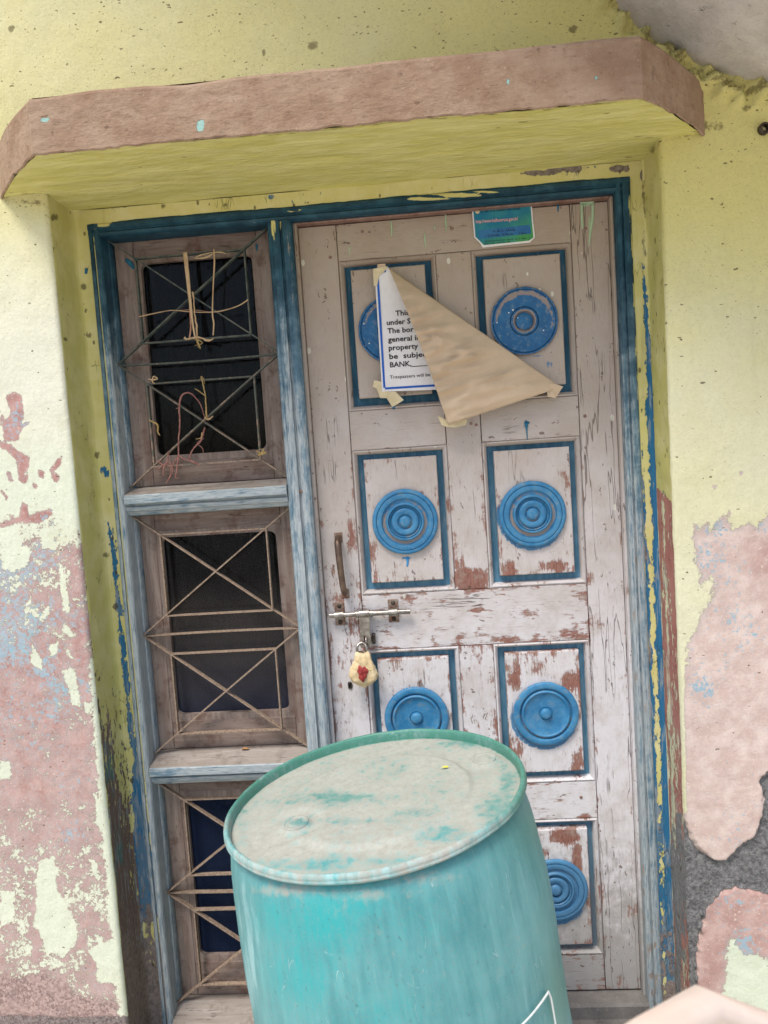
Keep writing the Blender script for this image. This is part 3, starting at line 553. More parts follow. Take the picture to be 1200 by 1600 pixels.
# wall + reveals as one plaster skin: profile in plan swept up, left and right of the opening
def skin(side):
    if side == 'L':
        plan = [(-1.34, YW), (XL-.012, YW)] + [(XL-.012+.012*math.sin(a), YW+.012-.012*math.cos(a)) for a in np.linspace(.3, math.pi/2, 4)] + [(XL, -.075)] + [(XL+.022-.022*math.cos(a), -.067+.022*math.sin(a)) for a in np.linspace(.35, math.pi/2, 4)] + [(-.772, YS)]
    else:
        plan = [(.552, YS), (XR-.004, YS), (XR, YS-.006), (XR, YW+.010)] + [(XR+.010-.010*math.cos(a), YW+.010-.010*math.sin(a)) for a in np.linspace(.3, math.pi/2, 4)] + [(1.02, YW)]
    P = resample(plan, .0055 if side == 'L' else .0042); zs = np.arange(ZG-.05, ZS+.004, .0065 if side == 'L' else .0048); zs = np.append(zs, ZS+.004)
    nu, nv = len(P), len(zs); V = np.zeros((nu, nv, 3)); V[:, :, 0] = P[:, 0:1]; V[:, :, 1] = P[:, 1:2]; V[:, :, 2] = zs[None, :]; V = V.reshape(-1, 3)
    F = gridfaces(nu, nv); pu = np.arange(nu-1)
    fc = (P[:-1]+P[1:])/2; zm = (zs[:-1]+zs[1:])/2
    zone = np.where(fc[:, 1] < YW+.009, 0, np.where(np.abs(fc[:, 1]-YS) < .006, 2, 1))
    mi = np.repeat(zone, nv-1)
    if side == 'R':
        zz = np.tile(zm, nu-1); lim = 1.262 + (np.repeat(fc[:, 1], nv-1)+.1)*.25; mi = np.where((mi == 1) & (zz < lim), 3, mi)
    att = wall_attrs(V); q = to_px(V); px, py = q[:, 0], q[:, 1]
    rv = (V[:, 1] > YW+.0085); st = np.abs(V[:, 1]-YS) < .0065
    if side == 'L':
        pr = lerp_tab(py, [900, 1060, 1150, 1250, 1350, 1450, 1520], [-.1, .18, .34, .5, .66, .85, 1.1]) + .25*np.clip(1-(px-(118+.098*(py-800)))/22, 0, 1)*sstep(960, 1050, py) + .3*np.clip(1-np.abs(px-(170+.1*(py-1150)))/12, 0, 1)*sstep(1100, 1150, py)
        line = [(163, 733), (166, 745), (170, 815), (178, 870), (183, 930), (190, 990), (196, 1050), (200, 1100), (206, 1150), (213, 1190), (218, 1260), (224, 1340), (230, 1420)]
        w = lerp_tab(py, [725, 735, 760, 800, 830, 1000, 1150, 1220, 1350, 1500], [2, 5, -5, -5, 3, 3, 4, 8, 16, 26])
        ps = .5+(w-polyd(q, line))/11.; ps = np.maximum(ps, blobs(q, [(134, 424, 4, 6, .9), (166, 740, 5, 8, .9), (215, 1300, 10, 60, .9)]))
        att['cem'] = np.where(rv, np.where(st, lerp_tab(py, [1150, 1300, 1450, 1560], [0, .34, .5, .9]), lerp_tab(py, [1300, 1420, 1500, 1560], [.1, .4, .7, 1.0])), att['cem'])
        att['blue'] = np.where(rv, np.where(st, lerp_tab(py, [800, 1500], [.2, .8]), blobs(q, [(165, 1200, 30, 60, .65), (160, 1100, 8, 60, .6), (180, 1330, 25, 50, .5), (190, 1480, 30, 30, .3)])), att['blue'])
        spk = lerp_tab(py, [320, 700, 1000], [.42, .36, .18])
        gsp = np.zeros(len(V))
        for x, y, r in [(131, 448, 6), (134, 485, 4), (137, 523, 7), (152, 711, 7), (148, 380, 4), (102, 530, 5), (166, 868, 6), (180, 948, 6), (205, 1220, 5), (85, 340, 8)]: gsp = np.maximum(gsp, 1.0*np.exp(-(((px-x)/r)**2+((py-y)/r)**2)))
    else:
        pr = lerp_tab(py, [760, 900, 1100, 1230, 1300], [.1, .30, .34, .42, .5]) + .5*np.clip(1-np.abs(px-(1036+.035*(py-800)))/4, 0, 1)*(py > 760)
        pr = np.where(V[:, 2] > 1.27, -.1, pr)
        line = [(1003, 395), (1008, 470), (1013, 540), (1017, 620), (1018, 680), (1023, 760), (1028, 860), (1031, 930), (1035, 1020), (1039, 1110), (1043, 1200), (1046, 1300), (1050, 1450), (1053, 1600)]
        w = lerp_tab(py, [380, 420, 560, 800, 1000, 1500], [-4, 2, 5, 7, 9, 12]); ps = .5+(w-polyd(q, line))/9.
        ps = np.maximum(ps, .5+(lerp_tab(py, [560, 700, 900, 1500], [-6, 0, 4, 6])-np.abs(px-(1003+.035*(py-700))))/9.)
        ps = np.maximum(ps, lerp_tab(py, [1000, 1250, 1500], [0, .5, .66]))
        att['cem'] = np.where(rv, np.where(st, lerp_tab(py, [800, 1200, 1420, 1560], [.16, .22, .30, .66])+blobs(q, [(1006, 900, 6, 120, .34), (1012, 1060, 6, 90, .36)]), np.maximum(lerp_tab(py, [1240, 1300, 1380, 1440, 1520], [0, .5, .75, .6, .35]), .9*np.exp(-((px-1060)/6)**2)*(py > 1270))), att['cem'])
        att['blue'] = np.where(rv, np.where(st, lerp_tab(py, [400, 1100, 1600], [.05, .25, .6]), .35), att['blue'])
        spk = lerp_tab(py, [250, 600, 900], [.3, .3, .15])
        gsp = .62*np.exp(-((polyd(q, [(1004, 285), (1008, 330), (1005, 380), (1007, 400)]))/4)**2) + .6*np.exp(-(polyd(q, [(1018, 235), (1034, 224)])/7)**2) + .5*blobs(q, [(990, 268, 14, 6, 1), (1008, 275, 6, 10, 1)])
    att['peel'] = np.where(rv, np.where(st, ps, pr), att['peel']); att['speck'] = np.where(rv, spk, att['speck']); att['grime'] = np.where(rv, gsp, att['grime'])
    V2 = V.copy(); d = wall_disp(V, att); V2[:, 1] += np.where(rv, 0, d)*np.clip(1-(V[:, 1]-YW)/.01, 0, 1)
    V2[:, 0] += np.where(rv & ~st, (fbm(V, 16, 3, 40)-.5)*.008, 0); V2[:, 1] += np.where(st, (fbm(V, 30, 3, 41)-.5)*.002, 0)
    return mk('plaster_face', V2, F, [M['wall'], M['reveal'], M['strip'], M['redreveal']], house, True, att, mi)
skin('L'); skin('R')
# plaster above the sunshade and out to the sides
def plain_front(x0, x1, z0, z1, sx, sz, nm='plaster_face'):
    V, F = wall_front(x0, x1, z0, z1, sx, sz); a = wall_attrs(V); V[:, 1] += wall_disp(V, a) if sx < .05 else 0; return mk(nm, V, F, M['wall'], house, True, a)
plain_front(-1.34, 1.02, ZS+.003, 2.72, .0068, .0068)
plain_front(-1.34, 1.02, 2.719, 4.6, .15, .15); plain_front(-4.5, -1.339, ZG-.05, 4.6, .051, .051); plain_front(1.019, 4.0, ZG-.05, 4.6, .051, .051)
# head strip over the frame
V, F = [], []
xs = np.arange(XL, XR+.006, .007); zs = np.linspace(2.018, ZS+.002, 9)
X, Z = np.meshgrid(xs, zs, indexing='ij'); V = np.stack([X.ravel(), np.full(X.size, YS-.0015), Z.ravel()], -1); q = to_px(V); n = len(V)
ps = blobs(q, [(885, 262, 34, 6, 1.0), (850, 270, 40, 5, .8), (968, 263, 18, 4, 1.0), (1005, 272, 6, 12, .9), (422, 308, 9, 3, .9)])
cm = blobs(q, [(885, 262, 34, 8, 1.1), (845, 270, 40, 5, 1.0), (968, 264, 20, 6, 1.1), (1006, 274, 8, 14, 1.1)])
V[:, 1] += (fbm(V, 30, 3, 3)-.5)*.002
mk('head_strip', V, gridfaces(len(xs), len(zs)), M['strip'], house, True, dict(peel=ps, cem=cm, blue=np.full(n, .9), speck=np.full(n, .3), grime=blobs(q, [(195, 322, 4, 4, 1), (255, 322, 5, 5, 1), (352, 320, 5, 5, 1), (480, 316, 4, 4, .8)])))
# inside of the wall beside and behind the frame (so nothing is open from the side)
for nm, b in (('wall_core', (-4.5, -.80, -.03, .14, ZG-.05, 4.6)), ('wall_core', (.57, 4.0, -.03, .14, ZG-.05, 4.6)), ('lintel', (-.80, .57, -.03, .14, 2.035, 4.6))):
    mk(nm, *box_vf(*b), M['dark'], house, False)

# ---- sunshade: slab with canted ends
ZT = ZS+.118; YFR = -.405
path = smooth_path([(-.938, YW+.004), (-.880, -.252), (-.812, -.328), (-.738, -.400)], 6)
path = path + [np.array(p) for p in resample([(-.735, YFR), (.503, YFR+.004)], .009)] + smooth_path([(.510, YFR+.011), (.57, -.335), (.635, -.262), (.703, YW+.004)], 7)
P = np.array(path); P = resample(P, .012)
k = 16; V = []
zz = [ZS+.004, ZS+.001, ZS+.004] + list(np.linspace(ZS+.010, ZT-.008, k)) + [ZT-.002, ZT]
ins = [.006, .002, -.0005] + [0]*k + [.003, .010]
nrm = np.gradient(P, axis=0); nrm = np.stack([-nrm[:, 1], nrm[:, 0]], -1); nrm /= np.linalg.norm(nrm, axis=1)[:, None]   # points to the wall
for i, p in enumerate(P):
    for z_, s_ in zip(zz, ins): V.append((p[0]+nrm[i, 0]*s_, p[1]+nrm[i, 1]*s_, z_))
V = np.array(V); kk = len(zz); F = gridfaces(len(P), kk); nb = len(V)
lip = fbm(V, 22, 4, 50)-.5; low = np.exp(-((V[:, 2]-ZS)/.02)**2); V[:, 2] += (fbm(V*[1, 1, 0], 26, 4, 51)-.5)*.014*low + (fbm(V*[1, 1, 0], 5, 3, 52)-.5)*.012*np.exp(-((V[:, 2]-ZT)/.03)**2)
V[:, 1] += (fbm(V, 9, 4, 53)-.5)*.010
q = to_px(V); 
att = dict(peel=np.maximum(blobs(q, [(313, 196, 6, 12, 1.0), (347, 206, 5, 3, .9), (70, 187, 8, 5, .9), (745, 104, 3, 6, .8), (793, 128, 4, 7, .85), (862, 129, 6, 6, .8), (905, 130, 4, 4, .8), (934, 122, 6, 7, .9), (153, 205, 3, 5, .7)]), -1),
           grime=np.maximum(blobs(q, [(842, 78, 8, 7, .9), (70, 182, 8, 3, .9), (82, 208, 2, 10, .8), (104, 204, 2, 9, .8), (100, 175, 12, 6, .5), (600, 75, 60, 8, .4), (300, 130, 12, 4, .4), (1020, 120, 6, 22, .62), (1060, 150, 6, 30, .5), (1085, 170, 10, 30, .5)]), .5*np.exp(-((V[:, 2]-ZS-.004)/.005)**2)))
shade = mk('sunshade', V, F, M['fascia'], house, True, att); flat_sharp(shade, 22)
# top of the sunshade and its soffit
Vt = []
for p, n_ in zip(P, nrm): Vt += [(p[0]+n_[0]*.010, p[1]+n_[1]*.010, ZT), (p[0], YW+.01, ZT+.012)]
mk('sunshade_top', np.array(Vt), [f[::-1] for f in gridfaces(len(P), 2)], M['fascia'], shade, True, dict(peel=np.zeros(len(Vt)), grime=np.full(len(Vt), .5)))
rows = 34; Vs = []
for i, p in enumerate(P):
    a = p+nrm[i]*.0055; yb = YW+.004
    for s in np.linspace(0, 1, rows): Vs.append((a[0], a[1]+(yb-a[1])*s, ZS+.003))
Vs = np.array(Vs); Fs = gridfaces(len(P), rows); xs = np.linspace(XL-.012, XR+.012, 150); ys = np.linspace(YW, YS+.004, 16); X, Y = np.meshgrid(xs, ys, indexing='ij'); k0 = len(Vs); Vs = np.concatenate([Vs, np.stack([X.ravel(), Y.ravel(), np.full(X.size, ZS+.003)], -1)]); Fs += [tuple(i+k0 for i in f) for f in gridfaces(150, 16)]
Vs[:, 2] += (fbm(Vs*[.5, 1.8, 1], 14, 4, 60)-.5)*.009 - (fbm(Vs, 4, 3, 61)-.5)*.006
# returns inside the opening right up to the reveals
q = to_px(Vs)
grs = np.maximum(.55*np.exp(-(polyd(q, [(50, 242), (1010, 156)])/4)**2), .5*np.exp(-(polyd(q, [(20, 305), (60, 310), (80, 330)])/12)**2)); grs = np.maximum(grs, blobs(q, [(228, 297, 10, 3, .7), (190, 310, 8, 2, .6), (1000, 215, 30, 5, .5), (1090, 205, 12, 8, .6), (700, 218, 12, 2, .5)]))
mk('soffit', Vs, [f[::-1] for f in Fs], M['soffit'], shade, True, dict(grime=grs))

# ---- stair slab that comes down over the right side
Psl = resample(SLAB, .02); ys = np.concatenate([np.linspace(YW+.02, -.6, 22), np.linspace(-.61, -.66, 3)])
V = []
for x_, z_ in Psl:
    for y_ in ys: V.append((x_, y_, z_))
V = np.array(V); V[:, 2] += (fbm(V, 7, 3, 70)-.5)*.03 + (fbm(V, 34, 3, 71)-.5)*.006
n0 = len(V); Vu = V + [0, 0, .16]; F = [f[::-1] for f in gridfaces(len(Psl), len(ys))] + [tuple(i+n0 for i in f) for f in gridfaces(len(Psl), len(ys))]
m = len(ys)
for i in range(len(Psl)-1):
    a, b = i*m+m-1, (i+1)*m+m-1; F.append((a, a+n0, b+n0, b))
for j in range(m-1): F += [(j, j+n0, j+1+n0, j+1), ((len(Psl)-1)*m+j, (len(Psl)-1)*m+j+1, (len(Psl)-1)*m+j+1+n0, (len(Psl)-1)*m+j+n0)]
st = mk('stair_slab', V if False else np.concatenate([V, Vu]), F, M['slab'], None, True)
tag(st, 'rough grey stair slab underside slanting across the top right corner', 'stair slab'); fix_normals(st)

# ---- pipe stub in the wall by the right edge
pb = at(1192, 203, YW)
st = thing('pipe_stub', tuple(pb), 'small rusty pipe stub in the yellow wall below the stair slab', 'pipe')
V, F = lathe_vf([(.0125, .02), (.0125, -.012), (.0115, -.014), (.0085, -.014), (.0075, -.010), (.0075, .015), (.0, .015)], 20)
mk('pipe', V, F, M['screw'], st, True, local=True); 
V, F = lathe_vf([(.0, -.006), (.003, -.006), (.004, -.002), (.0, .0)], 10); mk('plug', V, F, M['tape'], st, True, local=True)

# ---- threshold and ground
V, F = box_vf(-.79, XR-.003, -.29, .06, ZG-.05, -.128, .012)
bm = bmesh.new(); vs = [bm.verts.new(v) for v in V]; [bm.faces.new([vs[i] for i in f]) for f in F]; bmesh.ops.recalc_face_normals(bm, faces=bm.faces)
th_me = bpy.data.meshes.new('doorstep'); bm.to_mesh(th_me); bm.free(); th_me.materials.append(M['threshold']); th = bpy.data.objects.new('doorstep', th_me); COL.objects.link(th); th.parent = house; th.location = (0, -YW, -ZG)
BC = np.array([-.1005, -.5891, .7694]); BA = np.array([math.sin(-.1073), -math.sin(.0078), 1.0]); BA /= np.linalg.norm(BA); BH = .93
BB = BC-BA*BH
gx = np.concatenate([[-60, -20, -6, -3], np.linspace(-1.6, 1.6, 65), [3, 6, 20, 60]]); gy = np.concatenate([[-80, -30, -10, -5, -3], np.linspace(-2.2, .2, 49), [1.5]])
X, Y = np.meshgrid(gx, gy, indexing='ij'); dx, dy = X-BB[0], Y-BB[1]; w = 1-sstep(.36, .75, np.sqrt(dx*dx+dy*dy))
tilt = BB[2]-.001 - (BA[0]*dx+BA[1]*dy)/BA[2]
Zg = (ZG+(fbm(np.stack([X.ravel(), Y.ravel(), 0*X.ravel()], -1), 2.5, 3, 9)-.5).reshape(X.shape)*.03)*(1-w) + tilt*w
g = mk('ground', np.stack([X.ravel(), Y.ravel(), Zg.ravel()], -1), gridfaces(len(gx), len(gy)), M['ground'], None, True); g['kind'] = 'structure'; fix_normals(g)
if g.data.polygons[len(g.data.polygons)//2].normal.z < 0: g.data.flip_normals()

# ================================================================== DOOR FRAME
frame = bpy.data.objects.new('door_frame', None); COL.objects.link(frame); frame.parent = house; frame.location = Vector((-.11, 0, -.128))-house.location; frame['label'] = 'worn blue wooden frame holding the door and the three barred windows'
XG0, XG1 = -.756, -.329                     # window bay sides
XD0, XD1 = -.267, .530                      # door opening
BAYS = [(1.354, 2.000), (.628, 1.2800), (-.090, .5480)]
def trim_attrs(V, kind):
    q = to_px(V); px, py = q[:, 0], q[:, 1]; n = len(V); z = V[:, 2]
    if kind == 'jl': fade = lerp_tab(py, [350, 480, 600, 750, 1000, 1400], [.06, .3, .66, .9, 1.0, 1.0]); chalk = .14*sstep(450, 700, py)+.25*np.maximum(np.exp(-((V[:, 0]+.7695)/.0022)**2), np.exp(-((V[:, 0]+.7575)/.003)**2))*sstep(380, 520, py); bare = .02*np.ones(n)
    elif kind == 'mull': fade = lerp_tab(py, [320, 420, 560, 700, 1100], [.05, .18, .62, .85, .95]); chalk = .30*np.exp(-((V[:, 0]+.300)/.012)**2)*sstep(380, 560, py)+.12*sstep(500, 700, py); bare = .12+.18*np.exp(-((V[:, 0]+.275)/.008)**2)
    elif kind == 'jr': fade = lerp_tab(py, [280, 420, 600, 800, 1100, 1500], [.05, .2, .6, .78, .9, .9]); chalk = .16*sstep(500, 900, py)+.25*(np.exp(-((V[:, 0]-.5315)/.0022)**2)+np.exp(-((V[:, 0]-.5405)/.002)**2)+np.exp(-((V[:, 0]-.548)/.002)**2))*sstep(420, 600, py); bare = lerp_tab(py, [300, 700, 900, 1300, 1560], [.1, .24, .32, .30, .42])
    elif kind == 'head': fade = np.full(n, .10); chalk = np.full(n, .14); bare = np.full(n, .13)
    else: fade = .85+0*px; chalk = .20+.14*sstep(260, 330, px); bare = np.full(n, .22)
    ye = np.zeros(n)
    if kind == 'head': ye = blobs(q, [(160, 348, 16, 8, 1), (150, 340, 20, 6, 1), (720, 305, 44, 4, 1.0), (668, 311, 40, 3, .95), (760, 300, 30, 3, .8), (690, 303, 60, 2.5, .7), (455, 330, 12, 3, .7), (465, 328, 8, 3, .7)])
    if kind == 'mull': ye = blobs(q, [(432, 328, 8, 12, 1.1), (426, 345, 3, 28, 1.0), (429, 360, 2, 22, .9), (438, 350, 2, 18, .7)])
    if kind == 'jl': ye = blobs(q, [(148, 360, 6, 8, .6)]); 
    if kind == 'jr': ye = np.maximum(ye, .62*np.exp(-((px-(984+.043*(py-300)))/3.)**2)*(py > 300)*(fbm(V*[1, 1, .2], 40, 2, 5) > .55))
    return dict(fade=fade, chalk=chalk, bare=bare, yellow=ye)
def member(nm, axis, a0, a1, prof, kind, mat, seed):
    V, F = sweep(axis, a0, a1, prof, .011, .0035, .0004, seed)
    o = mk(nm, V, F, M[mat], frame, True, trim_attrs(V, kind)); fix_normals(o); flat_sharp(o, 35); return o
Yb = .075
pj = [(-.787, Yb), (-.787, YF+.004), (-.784, YF+.001), (-.7765, YF), (-.7755, YF+.006), (-.7725, YF+.006), (-.7705, YF-.001), (-.7600, YF-.001), (-.7570, YF+.003), (XG0, YF+.008), (XG0, -.004), (XG0+.004, -.002), (XG0+.006, .006), (XG0+.006, Yb)]
member('jamb', 'z', -.128, 2.0285, pj, 'jl', 'trim_v', 1)
pm = [(XG1-.005, Yb), (XG1-.005, .004), (XG1, -.002), (XG1, YF+.014), (XG1+.003, YF+.008), (XG1+.010, YF+.005), (XG1+.013, YF), (XG1+.015, YF-.001), (-.2975, YF-.001), (-.2955, YF+.007), (-.2915, YF+.0075), (-.2895, YF+.0005), (-.275, YF), (-.271, YF+.002), (XD0+.001, YF+.008), (XD0, YF+.012), (XD0, Yb)]
member('mullion', 'z', -.088, 1.9985, pm, 'mull', 'trim_v', 2)
pr = [(XD1, Yb), (XD1, YF+.004), (XD1+.003, YF), (.5405, YF-.001), (.5420, YF+.006), (.5455, YF+.006), (.5470, YF), (.562, YF), (.5665, YF+.003), (.5665, Yb)]
member('jamb', 'z', -.128, 2.0285, pr, 'jr', 'trim_v', 3)
ph = [(1.997, Yb), (1.997, YF+.008), (2.000, YF+.002), (2.006, YF), (2.010, YF+.004), (2.013, YF+.004), (2.016, YF-.001), (2.026, YF-.001), (2.030, YF+.003), (2.033, YF+.004), (2.033, Yb)]
member('head', 'x', -.7865, .566, ph, 'head', 'trim_h', 4)
for zb, zt, s in ((BAYS[1][1], BAYS[0][0], 5), (BAYS[2][1], BAYS[1][0], 6)):
    pt = [(zb, Yb), (zb, -.004), (zb+.004, YF+.022), (zb+.012, YF+.016), (zb+.016, YF+.009), (zb+.026, YF+.006), (zb+.029, YF+.012), (zb+.032, YF+.012), (zb+.034, YF-.002), (zb+.036, YF-.004), (zb+.055, YF-.004), (zb+.058, YF-.001), (zt-.004, -.006), (zt, .0), (zt, Yb)]
    V, F = sweep('x', XG0, XG1, pt, .011, .0035, .0004, s); a = trim_attrs(V, 'tr')
    o = mk('transom', V, F, [M['trim_h'], M['ledge']], frame, True, a)
    for pl in o.data.polygons:
        c = pl.center
        if c.z > zb+.0575: pl.material_index = 1
    fix_normals(o); flat_sharp(o, 35)
pb_ = [(-.128, Yb), (-.128, YF-.008), (-.118, YF-.010), (-.115, YF-.006), (-.094, -.004), (-.09, 0), (-.09, Yb)]
V, F = sweep('x', XG0, XG1, pb_, .011, .006, .0004, 7); o = mk('sill', V, F, M['ledge'], frame); fix_normals(o); flat_sharp(o, 35)
pb_ = [(-.128, Yb), (-.128, YF-.002), (-.094, YF-.002), (-.088, YF+.004), (-.088, Yb)]
V, F = sweep('x', XD0, XD1, pb_, .011, .006, .0004, 8); o = mk('sill', V, F, M['threshold'], frame); fix_normals(o); flat_sharp(o, 35)
# brown stops behind the door edges
for b, mt in (((XD0-.001, -.2585, -.022, .06, -.088, 1.996), 'door_v'), ((.5235, XD1+.001, -.022, .06, -.088, 1.996), 'door_v'), ((XD0, XD1, -.022, .06, 1.9925, 1.998), 'rebate')):
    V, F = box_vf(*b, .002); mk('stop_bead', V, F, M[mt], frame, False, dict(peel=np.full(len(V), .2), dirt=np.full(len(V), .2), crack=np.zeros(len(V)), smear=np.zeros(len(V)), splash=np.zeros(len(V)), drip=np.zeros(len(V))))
c = at(470, 768, YF-.0015); V, F = lathe_vf([(0, -.002), (.003, -.0018), (.0042, 0), (.0042, .002)], 12); mk('nail', np.array(V)+c, F, M['rust'], frame)

# ================================================================== DOOR LEAF
door = thing('door', (.13, 0, -.083), 'weathered off-white panelled door with eight blue turned rosettes', 'door')
CX = [(-.1465, .0754), (.1902, .4150)]
RZ = [(1.5287, 1.8855), (1.0449, 1.4017), (.5143, .8711), (.0305, .3873)]
MO = .013
PEEL = [(735, 905, 34, 24, .95), (718, 870, 14, 40, .62), (798, 890, 18, 20, .9), (862, 884, 34, 12, .85), (885, 770, 8, 50, .5), (880, 740, 14, 14, .5), (785, 790, 8, 40, .45), (806, 1056, 16, 30, .8), (893, 1064, 18, 22, .95), (900, 1190, 12, 34, .75), (806, 1170, 20, 30, .55), (880, 1308, 34, 12, .95), (903, 1350, 8, 44, .8), (850, 1330, 18, 16, .6),
        (880, 990, 50, 10, .6), (790, 1000, 30, 8, .6), (718, 1000, 8, 26, .6), (745, 955, 30, 5, .6), (640, 935, 24, 10, .55), (548, 840, 9, 34, .62), (545, 900, 8, 30, .5), (538, 800, 12, 16, .42), (925, 950, 8, 50, .62), (945, 985, 8, 20, .5), (922, 905, 8, 20, .6), (700, 795, 4, 90, .45), (590, 900, 8, 30, .5), (690, 1090, 6, 30, .45), (938, 1400, 6, 60, .5), (985, 1420, 10, 60, .5), (985, 1320, 5, 60, .45), (905, 1215, 10, 6, .6), (912, 1276, 14, 8, .75), (955, 1120, 6, 60, .3), (530, 1060, 14, 60, .42), (560, 985, 50, 40, .5), (530, 930, 30, 40, .45), (660, 960, 60, 16, .36), (830, 960, 70, 20, .36), (900, 1480, 30, 20, .35)]
SMEAR = [(633, 815, 58, 58, .0), (636, 874, 3, 12, .9), (800, 766, 6, 22, .0), (822, 665, 6, 12, .7), (822, 690, 2, 16, .5), (858, 570, 10, 14, .62), (840, 556, 26, 4, .55), (615, 636, 4, 6, .8), (638, 950, 3, 10, .6), (790, 620, 16, 6, .5), (640, 1002, 20, 4, .35), (900, 1420, 16, 34, .62), (870, 1438, 30, 10, .6), (196, 410, 8, 10, 1)]
DRIP = [(916, 318, 12, 4, 1.0), (910, 335, 3, 22, 1.0), (923, 345, 3, 34, .9), (872, 325, 2, 10, .8), (697, 345, 2, 14, .7), (664, 375, 2, 12, .7), (612, 357, 2, 14, .7), (546, 395, 2, 8, .6)]
def door_attrs(V):
    q = to_px(V); px, py = q[:, 0], q[:, 1]; n = len(V)
    peel = np.maximum(blobs(q, PEEL), lerp_tab(py, [300, 650, 750, 1000, 1300, 1500], [.0, .08, .20, .30, .24, .30]))
    # paint dragged past each rosette's edge
    sm = blobs(q, SMEAR)
    for cx, cz, f in ROS:
        c = to_px(np.array([[cx, 0, cz]]))[0]; d = np.linalg.norm(q-c, axis=1)
        a = np.arctan2(q[:, 1]-c[1], q[:, 0]-c[0]); w = f*(.5+.5*np.sin(a-.5))
        sm = np.maximum(sm, (.1+.75*w)*np.exp(-((d-53)/6)**2))
    peel = peel - .10*(V[:, 0] > .43)
    crack = np.where((V[:, 0] > .43), .62, .0)+blobs(q, [(700, 680, 200, 60, .2)])
    dirt = blobs(q, [(530, 1010, 20, 90, .6), (520, 900, 14, 200, .3), (960, 1480, 40, 60, .3), (500, 400, 30, 40, .3), (600, 980, 80, 40, .25)])
    spl = lerp_tab(py, [300, 600, 760], [.55, .45, .05])
    return dict(peel=peel, smear=sm, crack=crack, dirt=dirt, splash=spl, drip=blobs(q, DRIP))
ROS = []
DISC_PX = {(1, 0): (819, 502), (0, 1): (633, 815), (1, 1): (832, 803), (0, 2): (651, 1122), (1, 2): (853, 1115), (1, 3): (868, 1390), (0, 0): (612, 515), (0, 3): (668, 1400)}
for (i, j), (a, b) in DISC_PX.items():
    c = at(a, b, -.004); ROS.append((c[0], c[2], .2 if j == 0 else (1. if i == 1 else .25)))
def board(nm, x0, x1, z0, z1, horiz, y0=0, y1=.02, b=.0012, step=.010, seed=0):
    """a board with eased edges and a fine front grid that carries wear"""
    xs = np.concatenate([[x0, x0+b], np.linspace(x0+b, x1-b, max(3, int((x1-x0)/step)))[1:-1], [x1-b, x1]]); zs = np.concatenate([[z0, z0+b], np.linspace(z0+b, z1-b, max(3, int((z1-z0)/step)))[1:-1], [z1-b, z1]])
    X, Z = np.meshgrid(xs, zs, indexing='ij'); Y = np.full(X.shape, y0); ed = (X == x0) | (X == x1) | (Z == z0) | (Z == z1); Y = np.where(ed, y0+b, Y)
    V = np.stack([X.ravel(), Y.ravel(), Z.ravel()], -1); ed = ed.ravel(); V[:, 1] += np.where(ed, 0, (fbm(V+seed, 7, 3, seed)-.5)*.0022)
    F = gridfaces(len(xs), len(zs)); nu, nv = len(xs), len(zs)
    loop = [i*nv for i in range(nu)] + [(nu-1)*nv+j for j in range(1, nv)] + [i*nv+nv-1 for i in range(nu-2, -1, -1)] + [j for j in range(nv-2, 0, -1)]
    nb = len(V); V = np.concatenate([V, [(V[i, 0], y1, V[i, 2]) for i in loop]]); m = len(loop)
    for k in range(m): F.append((loop[k], loop[(k+1) % m], nb+(k+1) % m, nb+k))
    at_ = door_attrs(V); e_ = np.minimum(np.minimum(V[:, 0]-x0, x1-V[:, 0]), np.minimum(V[:, 2]-z0, z1-V[:, 2])); at_['peel'] = at_['peel']+.22*np.exp(-e_/.006)*sstep(1.75, 1.35, V[:, 2]); at_['dirt'] = at_['dirt']+.3*np.exp(-e_/.006)
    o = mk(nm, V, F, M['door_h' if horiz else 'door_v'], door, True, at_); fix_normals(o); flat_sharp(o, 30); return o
G = .0018
sxL, sxR = CX[0][0]-MO, CX[1][1]+MO
board('stile', -.2575, sxL-G, -.083, 1.990, False, seed=1); board('stile', sxR+G, .5225, -.083, 1.990, False, seed=2)
lk0, lk1 = RZ[2][1]+MO, RZ[1][0]-MO
board('rail', sxL, sxR, RZ[0][1]+MO, 1.990, True, seed=3); board('rail', sxL, sxR, lk0, lk1, True, seed=4); board('rail', sxL, sxR, -.083, RZ[3][0]-MO, True, seed=5)
mx0, mx1 = CX[0][1]+MO, CX[1][0]-MO
board('muntin', mx0, mx1, lk1+G, RZ[0][1]+MO-G, False, seed=6); board('muntin', mx0, mx1, RZ[3][0]-MO+G, lk0-G, False, seed=7)
for ra, rb in ((RZ[1][1]+MO, RZ[0][0]-MO), (RZ[3][1]+MO, RZ[2][0]-MO)):
    board('rail', sxL, mx0-G, ra, rb, True, seed=8); board('rail', mx1+G, sxR, ra, rb, True, seed=9)
mk('back_board', *box_vf(-.2575, .5225, .0213, .036, -.083, 1.990), M['rebate'], door, False)
RO = .0855
